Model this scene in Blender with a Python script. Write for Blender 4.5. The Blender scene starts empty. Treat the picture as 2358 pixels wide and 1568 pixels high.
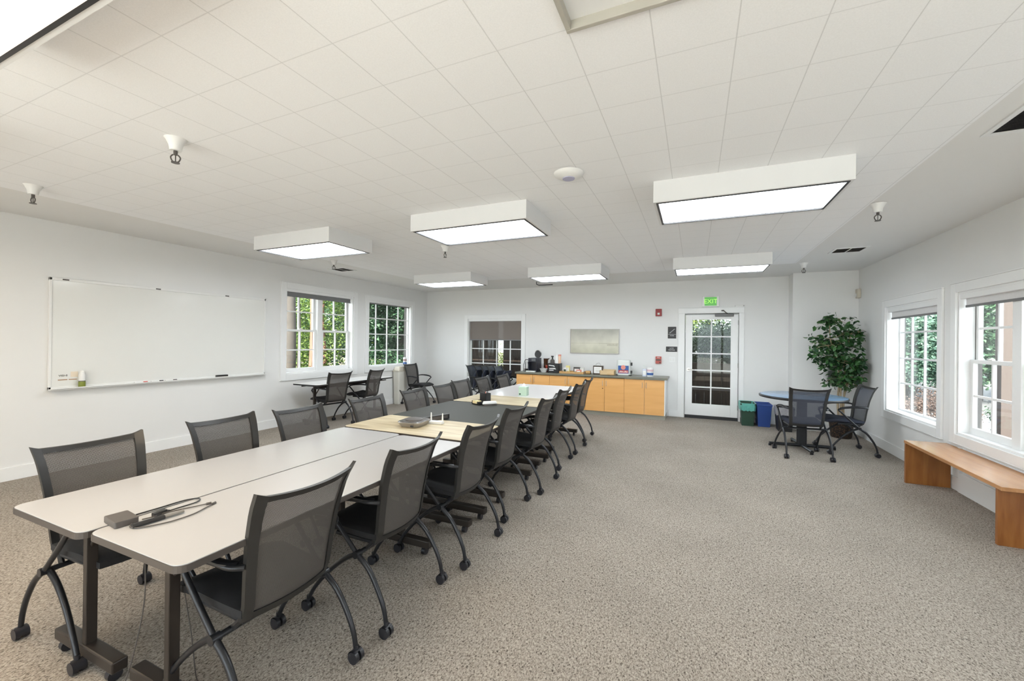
import bpy, bmesh, math, random
import numpy as np
from mathutils import Vector, Matrix
random.seed(7); RNG = np.random.default_rng(7)
PI = math.pi
D = bpy.data
SC = bpy.context.scene
COL = SC.collection

# ------------------------------------------------------------ camera
YAW, PITCH, ROLL, FPX, CAMH = -0.41635, 0.00117, 0.01147, 952.667, 1.464
cam = D.cameras.new('camera'); camo = D.objects.new('camera', cam); COL.objects.link(camo)
cam.sensor_width = 36.0; cam.lens = FPX / 2358 * 36.0; cam.clip_start = 0.05; cam.clip_end = 300
_f = Vector((math.sin(YAW)*math.cos(PITCH), math.cos(YAW)*math.cos(PITCH), math.sin(PITCH)))
_r0 = Vector((math.cos(YAW), -math.sin(YAW), 0)); _u0 = _r0.cross(_f)
_r = _r0*math.cos(ROLL) + _u0*math.sin(ROLL); _u = -_r0*math.sin(ROLL) + _u0*math.cos(ROLL)
camo.matrix_world = Matrix(((_r.x, _u.x, -_f.x, 0), (_r.y, _u.y, -_f.y, 0), (_r.z, _u.z, -_f.z, CAMH), (0, 0, 0, 1)))
SC.camera = camo

# ------------------------------------------------------------ world, sun, exposure
W = D.worlds.new('world'); SC.world = W; W.use_nodes = True
bg = W.node_tree.nodes['Background']
bg.inputs[0].default_value = (0.86, 0.93, 1.0, 1); bg.inputs[1].default_value = 2.2
sl = D.lights.new('sun', 'SUN'); sl.energy = 9.5; sl.angle = 0.01; sl.color = (1.0, 0.93, 0.82)
so = D.objects.new('sun', sl); COL.objects.link(so); so.location = (0, -10, 20)
so.rotation_euler = Vector((-0.04, 0.77, -0.64)).to_track_quat('-Z', 'Y').to_euler()
SC.view_settings.view_transform = 'Standard'; SC.view_settings.look = 'None'
SC.view_settings.gamma = 1.0; SC.view_settings.use_curve_mapping = False
SC.view_settings.exposure = 1.56
LAMP = 5.0       # radiance of the ceiling light lenses

# ------------------------------------------------------------ materials
def srgb(r, g, b):
    f = lambda c: (c/255/12.92) if c/255 <= 0.04045 else ((c/255+0.055)/1.055)**2.4
    return (f(r), f(g), f(b), 1)
def nodes(name):
    m = D.materials.new(name); m.use_nodes = True
    nt = m.node_tree; return m, nt, nt.nodes['Principled BSDF']
def mat(name, col, rough=0.5, metal=0.0, var=0.06, scale=8.0, bump=0.0, bscale=200.0, spec=0.5, coat=0.0, trans=0.0):
    """principled material with a little procedural colour variation (and bump)"""
    m, nt, bs = nodes(name)
    tc = nt.nodes.new('ShaderNodeTexCoord'); nz = nt.nodes.new('ShaderNodeTexNoise')
    nz.inputs['Scale'].default_value = scale; nz.inputs['Detail'].default_value = 4
    nt.links.new(tc.outputs['Object'], nz.inputs['Vector'])
    mx = nt.nodes.new('ShaderNodeMix'); mx.data_type = 'RGBA'
    c = col
    mx.inputs[6].default_value = (c[0]*(1-var), c[1]*(1-var), c[2]*(1-var), 1)
    mx.inputs[7].default_value = (min(1, c[0]*(1+var)), min(1, c[1]*(1+var)), min(1, c[2]*(1+var)), 1)
    nt.links.new(nz.outputs['Fac'], mx.inputs[0]); nt.links.new(mx.outputs[2], bs.inputs['Base Color'])
    bs.inputs['Roughness'].default_value = rough; bs.inputs['Metallic'].default_value = metal
    bs.inputs['Specular IOR Level'].default_value = spec
    if coat: bs.inputs['Coat Weight'].default_value = coat
    if trans: bs.inputs['Transmission Weight'].default_value = trans
    if bump:
        n2 = nt.nodes.new('ShaderNodeTexNoise'); n2.inputs['Scale'].default_value = bscale
        nt.links.new(tc.outputs['Object'], n2.inputs['Vector'])
        bp = nt.nodes.new('ShaderNodeBump'); bp.inputs['Strength'].default_value = bump; bp.inputs['Distance'].default_value = 0.002
        nt.links.new(n2.outputs['Fac'], bp.inputs['Height']); nt.links.new(bp.outputs[0], bs.inputs['Normal'])
    return m
def emis(name, col, s):
    m, nt, bs = nodes(name); bs.inputs['Base Color'].default_value = col
    bs.inputs['Emission Color'].default_value = col; bs.inputs['Emission Strength'].default_value = s; return m

M = {}
M['wall'] = mat('wall_paint', (0.80, 0.80, 0.795, 1), 0.6, var=0.015, scale=2, bump=0.05, bscale=300)
M['trim'] = mat('white_trim_paint', (0.85, 0.855, 0.855, 1), 0.35, var=0.01)
M['ceil'] = mat('ceiling_paint', (0.79, 0.785, 0.775, 1), 0.7, var=0.01)
M['white'] = mat('white_plastic', (0.82, 0.82, 0.81, 1), 0.35, var=0.01)
M['fixture'] = mat('fixture_white', (0.78, 0.785, 0.79, 1), 0.45, var=0.01)
M['black'] = mat('black_plastic', (0.018, 0.018, 0.02, 1), 0.4, var=0.1)
M['blackm'] = mat('black_metal', (0.022, 0.023, 0.027, 1), 0.28, metal=0.3, var=0.1)
M['browmet'] = mat('dark_brown_metal', (0.035, 0.028, 0.024, 1), 0.38, metal=0.2, var=0.1)
M['edge'] = mat('dark_edge_band', (0.06, 0.05, 0.045, 1), 0.45, var=0.1)
M['seat'] = mat('black_seat_fabric', (0.014, 0.014, 0.016, 1), 0.8, var=0.25, scale=60, bump=0.4, bscale=500)
M['navy'] = mat('navy_seat_fabric', (0.02, 0.025, 0.045, 1), 0.7, var=0.2, scale=60, bump=0.4, bscale=500)
M['chairfr'] = mat('charcoal_chair_plastic', (0.020, 0.0195, 0.019, 1), 0.42, var=0.1)
M['rubber'] = mat('caster_rubber', (0.02, 0.02, 0.025, 1), 0.35, var=0.1)
M['lam'] = mat('light_grey_laminate', (0.46, 0.458, 0.465, 1), 0.25, var=0.015, scale=3)
M['lamw'] = mat('white_laminate', (0.76, 0.74, 0.73, 1), 0.2, var=0.01)
M['darklam'] = mat('dark_graphite_laminate', (0.045, 0.047, 0.041, 1), 0.5, var=0.06, scale=40, spec=.2)
M['blulam'] = mat('pale_blue_laminate', (0.20, 0.30, 0.44, 1), 0.2, var=0.04, scale=30)
M['steel'] = mat('brushed_steel', (0.45, 0.45, 0.44, 1), 0.3, metal=1.0, var=0.05)
M['nickel'] = mat('satin_nickel', (0.62, 0.60, 0.57, 1), 0.3, metal=1.0, var=0.03)
M['ctop'] = mat('grey_green_worktop', (0.17, 0.17, 0.135, 1), 0.3, var=0.08, scale=60)
M['maple'] = mat('honey_maple_door', srgb(226, 166, 90), 0.4, var=0.05, scale=5)
M['silver'] = mat('silver_plastic', (0.42, 0.40, 0.38, 1), 0.3, metal=0.6, var=0.03)
M['dgrey'] = mat('dark_grey_plastic', (0.09, 0.08, 0.075, 1), 0.45, var=0.05)
M['frost'] = mat('frosted_plastic', (0.72, 0.75, 0.72, 1), 0.3, var=0.03)
M['red'] = mat('alarm_red', (0.28, 0.018, 0.022, 1), 0.4, var=0.05)
M['redl'] = mat('bright_red', (0.55, 0.08, 0.05, 1), 0.4, var=0.05)
M['blue'] = mat('recycling_blue', (0.02, 0.06, 0.25, 1), 0.45, var=0.05)
M['dblue'] = mat('label_blue', (0.03, 0.10, 0.32, 1), 0.4, var=0.05)
M['dgreen'] = mat('bin_green', (0.02, 0.055, 0.035, 1), 0.45, var=0.05)
M['teal'] = mat('teal_bag', (0.12, 0.42, 0.36, 1), 0.3, var=0.25, scale=25, bump=0.6, bscale=40)
M['bagclear'] = mat('grey_bag', (0.35, 0.34, 0.36, 1), 0.25, var=0.3, scale=30, bump=0.6, bscale=60)
M['mint'] = mat('mint_cardboard', (0.46, 0.60, 0.48, 1), 0.6, var=0.03)
M['mintl'] = mat('pale_mint_cardboard', (0.62, 0.80, 0.72, 1), 0.6, var=0.03)
M['paper'] = mat('white_paper', (0.85, 0.85, 0.83, 1), 0.8, var=0.01)
M['yellow'] = mat('pale_yellow_paper', (0.80, 0.66, 0.36, 1), 0.8, var=0.02)
M['beige'] = mat('beige_plastic', (0.62, 0.57, 0.48, 1), 0.45, var=0.03)
M['shade'] = mat('grey_shade_fabric', (0.20, 0.20, 0.205, 1), 0.8, var=0.05, scale=40)
M['shadew'] = mat('pale_shade_fabric', (0.72, 0.71, 0.71, 1), 0.8, var=0.05, scale=40)
M['green'] = mat('label_green', (0.22, 0.26, 0.04, 1), 0.5, var=0.08)
M['dkbrown'] = mat('dark_brown_plastic', (0.05, 0.03, 0.015, 1), 0.3, var=0.1)
M['amber'] = mat('amber_plastic', (0.06, 0.025, 0.012, 1), 0.15, var=0.2)
M['tan'] = mat('tan_wood', (0.55, 0.33, 0.13, 1), 0.5, var=0.15, scale=20)
M['lwood'] = mat('pale_wood', (0.68, 0.50, 0.28, 1), 0.55, var=0.08, scale=12)
M['coral'] = mat('coral_cap', (0.75, 0.28, 0.22, 1), 0.4)
M['peach'] = mat('peach_label', (0.80, 0.55, 0.40, 1), 0.5)
M['ygreen'] = mat('pale_yellow_packet', (0.75, 0.68, 0.30, 1), 0.5, var=0.1, scale=30)
M['lettering'] = mat('white_lettering', (0.8, 0.8, 0.8, 1), 0.5)
M['bark'] = mat('bark', (0.05, 0.043, 0.038, 1), 0.9, var=0.35, scale=6, bump=0.8, bscale=20)
M['barkred'] = mat('madrone_bark', (0.17, 0.085, 0.06, 1), 0.7, var=0.3, scale=3)
M['stem'] = mat('ficus_stem', (0.36, 0.28, 0.18, 1), 0.8, var=0.2, scale=30)
M['plast'] = mat('concrete', (0.62, 0.62, 0.60, 1), 0.9, var=0.06, scale=1.5)
M['soil'] = mat('garden_soil', (0.10, 0.08, 0.05, 1), 0.95, var=0.3, scale=3)

def wood(name, c1, c2, axis='Y', scale=6.0, rough=0.4, stretch=14, planks=0):
    m, nt, bs = nodes(name); L = nt.links
    tc = nt.nodes.new('ShaderNodeTexCoord'); mp = nt.nodes.new('ShaderNodeMapping')
    s = [stretch, stretch, stretch]; s['XYZ'.index(axis)] = 1.0
    mp.inputs['Scale'].default_value = s; L.new(tc.outputs['Object'], mp.inputs['Vector'])
    n = nt.nodes.new('ShaderNodeTexNoise'); n.inputs['Scale'].default_value = scale/4; n.inputs['Detail'].default_value = 6; n.inputs['Distortion'].default_value = 0.6
    L.new(mp.outputs[0], n.inputs['Vector'])
    cr = nt.nodes.new('ShaderNodeValToRGB'); cr.color_ramp.elements[0].position = 0.32; cr.color_ramp.elements[1].position = 0.68
    cr.color_ramp.elements[0].color = c1; cr.color_ramp.elements[1].color = c2
    L.new(n.outputs['Fac'], cr.inputs[0]); L.new(cr.outputs[0], bs.inputs['Base Color'])
    bs.inputs['Roughness'].default_value = rough
    return m
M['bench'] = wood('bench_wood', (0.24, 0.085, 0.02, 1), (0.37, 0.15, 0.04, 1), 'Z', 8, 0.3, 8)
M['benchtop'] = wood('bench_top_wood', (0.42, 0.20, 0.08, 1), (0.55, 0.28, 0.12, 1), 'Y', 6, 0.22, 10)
M['ash'] = wood('pale_ash_laminate', (0.42, 0.33, 0.19, 1), (0.68, 0.60, 0.43, 1), 'X', 7, 0.35, 9)
M['maple'] = wood('honey_maple', (0.72, 0.375, 0.12, 1), (0.79, 0.435, 0.155, 1), 'X', 5, 0.4, 10)
M['fence'] = wood('dark_fence_wood', (0.018, 0.011, 0.008, 1), (0.045, 0.027, 0.018, 1), 'Z', 10, 0.8, 10)

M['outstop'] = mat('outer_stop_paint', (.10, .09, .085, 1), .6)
def carpet():
    m, nt, bs = nodes('carpet'); L = nt.links; N = nt.nodes
    tc = N.new('ShaderNodeTexCoord'); mp = N.new('ShaderNodeMapping'); mp.inputs['Scale'].default_value = (1.25, 0.8, 1)
    mp.inputs['Rotation'].default_value = (0, 0, 0.5); L.new(tc.outputs['Object'], mp.inputs['Vector'])
    a = N.new('ShaderNodeTexNoise'); a.inputs['Scale'].default_value = 105; a.inputs['Detail'].default_value = 3; a.inputs['Roughness'].default_value = 0.65; a.inputs['Distortion'].default_value = 0.8
    b = N.new('ShaderNodeTexNoise'); b.inputs['Scale'].default_value = 1.3; b.inputs['Detail'].default_value = 3
    L.new(mp.outputs[0], a.inputs['Vector']); L.new(tc.outputs['Object'], b.inputs['Vector'])
    cr = N.new('ShaderNodeValToRGB'); e = cr.color_ramp.elements
    e[0].position = 0.33; e[0].color = (0.062, 0.052, 0.044, 1)
    e[1].position = 0.62; e[1].color = (0.44, 0.393, 0.345, 1)
    k = e.new(0.425); k.color = (0.232, 0.202, 0.174, 1)
    L.new(a.outputs['Fac'], cr.inputs[0])
    mx = N.new('ShaderNodeMix'); mx.data_type = 'RGBA'; mx.blend_type = 'MULTIPLY'; mx.inputs[0].default_value = 1
    r2 = N.new('ShaderNodeMapRange'); r2.inputs['From Min'].default_value = 0.3; r2.inputs['From Max'].default_value = 0.7
    r2.inputs['To Min'].default_value = 0.92; r2.inputs['To Max'].default_value = 1.08
    L.new(b.outputs['Fac'], r2.inputs['Value']); L.new(cr.outputs[0], mx.inputs[6]); L.new(r2.outputs[0], mx.inputs[7])
    L.new(mx.outputs[2], bs.inputs['Base Color']); bs.inputs['Roughness'].default_value = 0.95; bs.inputs['Specular IOR Level'].default_value = 0.1
    bp = N.new('ShaderNodeBump'); bp.inputs['Strength'].default_value = 0.6; bp.inputs['Distance'].default_value = 0.004
    L.new(a.outputs['Fac'], bp.inputs['Height']); L.new(bp.outputs[0], bs.inputs['Normal'])
    return m
M['carpet'] = carpet()

def tilemat():
    m, nt, bs = nodes('ceiling_tile'); L = nt.links; N = nt.nodes
    tc = N.new('ShaderNodeTexCoord'); sp = N.new('ShaderNodeSeparateXYZ'); L.new(tc.outputs['Object'], sp.inputs[0])
    outs = []
    for ax, o in ((0, -0.1651), (1, 1.8688)):
        s = N.new('ShaderNodeMath'); s.operation = 'SUBTRACT'; s.inputs[1].default_value = o - 0.3049*40
        L.new(sp.outputs[ax], s.inputs[0])
        d = N.new('ShaderNodeMath'); d.operation = 'PINGPONG'; d.inputs[1].default_value = 0.3049/2; L.new(s.outputs[0], d.inputs[0])
        mr = N.new('ShaderNodeMapRange'); mr.inputs['From Min'].default_value = 0.0; mr.inputs['From Max'].default_value = 0.0035
        mr.inputs['To Min'].default_value = 0.72 if ax == 0 else 0.80; mr.inputs['To Max'].default_value = 1.0; L.new(d.outputs[0], mr.inputs['Value']); outs.append(mr)
    mu = N.new('ShaderNodeMath'); mu.operation = 'MINIMUM'; L.new(outs[0].outputs[0], mu.inputs[0]); L.new(outs[1].outputs[0], mu.inputs[1])
    nz = N.new('ShaderNodeTexNoise'); nz.inputs['Scale'].default_value = 170; nz.inputs['Detail'].default_value = 3; L.new(tc.outputs['Object'], nz.inputs['Vector'])
    r = N.new('ShaderNodeMapRange'); r.inputs['From Min'].default_value = 0.3; r.inputs['From Max'].default_value = 0.7; r.inputs['To Min'].default_value = 0.95; r.inputs['To Max'].default_value = 1.0
    L.new(nz.outputs['Fac'], r.inputs['Value'])
    m2 = N.new('ShaderNodeMath'); m2.operation = 'MULTIPLY'; L.new(mu.outputs[0], m2.inputs[0]); L.new(r.outputs[0], m2.inputs[1])
    mx = N.new('ShaderNodeMix'); mx.data_type = 'RGBA'; mx.inputs[6].default_value = (0, 0, 0, 1); mx.inputs[7].default_value = (0.93, 0.935, 0.95, 1)
    L.new(m2.outputs[0], mx.inputs[0]); L.new(mx.outputs[2], bs.inputs['Base Color']); bs.inputs['Roughness'].default_value = 0.85
    bp = N.new('ShaderNodeBump'); bp.inputs['Strength'].default_value = 0.3; bp.inputs['Distance'].default_value = 0.002
    L.new(m2.outputs[0], bp.inputs['Height']); L.new(bp.outputs[0], bs.inputs['Normal'])
    return m
M['tile'] = tilemat()

def lensmat(name, col, s):
    """prismatic light lens: glowing, with the thin seams of its squares"""
    m, nt, bs = nodes(name); L = nt.links; N = nt.nodes
    tc = N.new('ShaderNodeTexCoord'); sp = N.new('ShaderNodeSeparateXYZ'); L.new(tc.outputs['Object'], sp.inputs[0])
    o = []
    for ax in (0, 1):
        d = N.new('ShaderNodeMath'); d.operation = 'PINGPONG'; d.inputs[1].default_value = 0.1; L.new(sp.outputs[ax], d.inputs[0])
        mr = N.new('ShaderNodeMapRange'); mr.inputs['From Max'].default_value = 0.004; mr.inputs['To Min'].default_value = 0.1; L.new(d.outputs[0], mr.inputs['Value']); o.append(mr)
    mu = N.new('ShaderNodeMath'); mu.operation = 'MINIMUM'; L.new(o[0].outputs[0], mu.inputs[0]); L.new(o[1].outputs[0], mu.inputs[1])
    ms = N.new('ShaderNodeMath'); ms.operation = 'MULTIPLY'; ms.inputs[1].default_value = s; L.new(mu.outputs[0], ms.inputs[0])
    bs.inputs['Base Color'].default_value = (0.8, 0.8, 0.8, 1); bs.inputs['Emission Color'].default_value = col
    L.new(ms.outputs[0], bs.inputs['Emission Strength'])
    return m
M['lens'] = lensmat('cool_light_lens', (0.90, 0.96, 1.0, 1), LAMP)
M['lenswarm'] = lensmat('warm_light_lens', (1.0, 0.80, 0.56, 1), LAMP*1.1)

def meshmat(name, col, opa):
    """open woven mesh: part of each square is really see-through"""
    m, nt, bs = nodes(name); L = nt.links; N = nt.nodes
    tc = N.new('ShaderNodeTexCoord'); sp = N.new('ShaderNodeSeparateXYZ'); L.new(tc.outputs['Object'], sp.inputs[0])
    o = []
    for ax, p in ((0, 0.0017), (2, 0.0023)):
        d = N.new('ShaderNodeMath'); d.operation = 'PINGPONG'; d.inputs[1].default_value = p; L.new(sp.outputs[ax], d.inputs[0])
        mr = N.new('ShaderNodeMath'); mr.operation = 'DIVIDE'; mr.inputs[1].default_value = p; L.new(d.outputs[0], mr.inputs[0]); o.append(mr)
    mx = N.new('ShaderNodeMath'); mx.operation = 'MAXIMUM'; L.new(o[0].outputs[0], mx.inputs[0]); L.new(o[1].outputs[0], mx.inputs[1])
    gt = N.new('ShaderNodeMath'); gt.operation = 'GREATER_THAN'; gt.inputs[1].default_value = math.sqrt(max(0.01, 1-opa)); L.new(mx.outputs[0], gt.inputs[0])
    L.new(gt.outputs[0], bs.inputs['Alpha'])
    bs.inputs['Base Color'].default_value = col; bs.inputs['Roughness'].default_value = 0.55
    return m
M['mesh'] = meshmat('chair_mesh', (0.078, 0.070, 0.065, 1), 0.90)
M['meshs'] = meshmat('dense_navy_mesh', (0.045, 0.055, 0.085, 1), 0.96)
M['meshn'] = meshmat('navy_chair_mesh', (0.05, 0.056, 0.08, 1), 0.84)

def glass():
    m = D.materials.new('window_glass'); m.use_nodes = True; nt = m.node_tree; nt.nodes.clear(); L = nt.links
    o = nt.nodes.new('ShaderNodeOutputMaterial'); t = nt.nodes.new('ShaderNodeBsdfTransparent'); t.inputs[0].default_value = (0.93, 0.95, 0.94, 1)
    g = nt.nodes.new('ShaderNodeBsdfGlossy'); g.inputs['Roughness'].default_value = 0.02
    lw = nt.nodes.new('ShaderNodeLayerWeight'); pw = nt.nodes.new('ShaderNodeMath'); pw.operation = 'POWER'; pw.inputs[1].default_value = 4.0
    L.new(lw.outputs['Facing'], pw.inputs[0]); fr = nt.nodes.new('ShaderNodeMapRange'); fr.inputs['To Min'].default_value = 0.02; fr.inputs['To Max'].default_value = 0.6; L.new(pw.outputs[0], fr.inputs['Value'])
    mx = nt.nodes.new('ShaderNodeMixShader'); L.new(fr.outputs[0], mx.inputs[0]); L.new(t.outputs[0], mx.inputs[1]); L.new(g.outputs[0], mx.inputs[2]); L.new(mx.outputs[0], o.inputs[0])
    return m
M['glass'] = glass()
def sheer():
    m = D.materials.new('solar_shade'); m.use_nodes = True; nt = m.node_tree; nt.nodes.clear(); L = nt.links
    o = nt.nodes.new('ShaderNodeOutputMaterial'); t = nt.nodes.new('ShaderNodeBsdfTransparent'); d = nt.nodes.new('ShaderNodeBsdfDiffuse'); d.inputs[0].default_value = (0.24, 0.21, 0.19, 1)
    nz = nt.nodes.new('ShaderNodeTexNoise'); nz.inputs['Scale'].default_value = 400
    mr = nt.nodes.new('ShaderNodeMapRange'); mr.inputs['From Min'].default_value = 0.3; mr.inputs['From Max'].default_value = 0.7; mr.inputs['To Min'].default_value = 0.84; mr.inputs['To Max'].default_value = 0.97
    mx = nt.nodes.new('ShaderNodeMixShader'); L.new(nz.outputs['Fac'], mr.inputs['Value']); L.new(mr.outputs[0], mx.inputs[0]); L.new(t.outputs[0], mx.inputs[1]); L.new(d.outputs[0], mx.inputs[2]); L.new(mx.outputs[0], o.inputs[0])
    return m
M['sheer'] = sheer()
def leafmat(name, c1, c2, scale=6, rough=0.5, tr=0.15):
    m, nt, bs = nodes(name); L = nt.links; N = nt.nodes
    g = N.new('ShaderNodeNewGeometry'); cr = N.new('ShaderNodeValToRGB'); cr.color_ramp.elements[0].color = c1; cr.color_ramp.elements[1].color = c2
    cr.color_ramp.elements[0].position = 0.1; cr.color_ramp.elements[1].position = 0.95
    L.new(g.outputs['Random Per Island'], cr.inputs[0]); L.new(cr.outputs[0], bs.inputs['Base Color'])
    bs.inputs['Roughness'].default_value = rough
    t = N.new('ShaderNodeBsdfTranslucent'); mx = N.new('ShaderNodeMixShader'); mx.inputs[0].default_value = tr
    L.new(cr.outputs[0], t.inputs[0]); L.new(bs.outputs[0], mx.inputs[1]); L.new(t.outputs[0], mx.inputs[2])
    out = [n for n in N if n.type == 'OUTPUT_MATERIAL'][0]; L.new(mx.outputs[0], out.inputs[0])
    return m
M['ficus'] = leafmat('ficus_leaf', (0.012, 0.045, 0.018, 1), (0.06, 0.17, 0.045, 1), rough=0.3)
M['lf_bright'] = leafmat('bright_leaf', (0.025, 0.06, 0.012, 1), (0.18, 0.27, 0.055, 1), tr=0.35)
M['lf_mid'] = leafmat('mid_leaf', (0.018, 0.05, 0.013, 1), (0.10, 0.18, 0.05, 1), tr=0.25)
M['lf_dark'] = leafmat('conifer_leaf', (0.014, 0.045, 0.025, 1), (0.07, 0.15, 0.075, 1), tr=0.25)
M['lf_teal'] = leafmat('teal_leaf', (0.05, 0.11, 0.085, 1), (0.18, 0.30, 0.22, 1), tr=0.25)
M['lf_brown'] = leafmat('russet_leaf', (0.06, 0.045, 0.04, 1), (0.18, 0.12, 0.10, 1), tr=0.2)
M['lf_hedge'] = leafmat('hedge_leaf', (0.015, 0.035, 0.02, 1), (0.08, 0.14, 0.07, 1), tr=0.15)
M['lf_lime'] = leafmat('lime_leaf', (0.12, 0.18, 0.03, 1), (0.32, 0.40, 0.10, 1), tr=0.4)
def wicker():
    m, nt, bs = nodes('wicker'); L = nt.links; N = nt.nodes
    tc = N.new('ShaderNodeTexCoord'); b = N.new('ShaderNodeTexVoronoi'); b.inputs['Scale'].default_value = 55
    L.new(tc.outputs['Object'], b.inputs['Vector']); cr = N.new('ShaderNodeValToRGB'); cr.color_ramp.elements[0].color = (0.16, 0.085, 0.045, 1); cr.color_ramp.elements[1].color = (0.015, 0.01, 0.008, 1); cr.color_ramp.elements[1].position = 0.55
    L.new(b.outputs['Distance'], cr.inputs[0]); L.new(cr.outputs[0], bs.inputs['Base Color']); bs.inputs['Roughness'].default_value = 0.7
    return m
M['wicker'] = wicker()
def picmat():
    m, nt, bs = nodes('misty_shore_print'); L = nt.links; N = nt.nodes
    tc = N.new('ShaderNodeTexCoord'); sp = N.new('ShaderNodeSeparateXYZ'); L.new(tc.outputs['Object'], sp.inputs[0])
    cr = N.new('ShaderNodeValToRGB'); e = cr.color_ramp.elements
    mr = N.new('ShaderNodeMapRange'); mr.inputs['From Min'].default_value = -0.26; mr.inputs['From Max'].default_value = 0.26; L.new(sp.outputs[2], mr.inputs['Value']); L.new(mr.outputs[0], cr.inputs[0])
    e[0].position = 0; e[0].color = (0.55, 0.54, 0.42, 1); e[1].position = 1; e[1].color = (0.42, 0.42, 0.37, 1)
    k = e.new(0.40); k.color = (0.70, 0.68, 0.57, 1); k = e.new(0.418); k.color = (0.56, 0.54, 0.43, 1); k = e.new(0.436); k.color = (0.70, 0.68, 0.58, 1); k = e.new(0.75); k.color = (0.58, 0.57, 0.50, 1)
    nz = N.new('ShaderNodeTexNoise'); nz.inputs['Scale'].default_value = 3.5; nz.inputs['Detail'].default_value = 6; L.new(tc.outputs['Object'], nz.inputs['Vector'])
    r = N.new('ShaderNodeMapRange'); r.inputs['From Min'].default_value = 0.35; r.inputs['From Max'].default_value = 0.65; r.inputs['To Min'].default_value = 0.85; r.inputs['To Max'].default_value = 1.05; L.new(nz.outputs['Fac'], r.inputs['Value'])
    mx = N.new('ShaderNodeMix'); mx.data_type = 'RGBA'; mx.blend_type = 'MULTIPLY'; mx.inputs[0].default_value = 1; L.new(cr.outputs[0], mx.inputs[6]); L.new(r.outputs[0], mx.inputs[7])
    L.new(mx.outputs[2], bs.inputs['Base Color']); bs.inputs['Roughness'].default_value = 0.5
    return m
M['pic'] = picmat()

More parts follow.
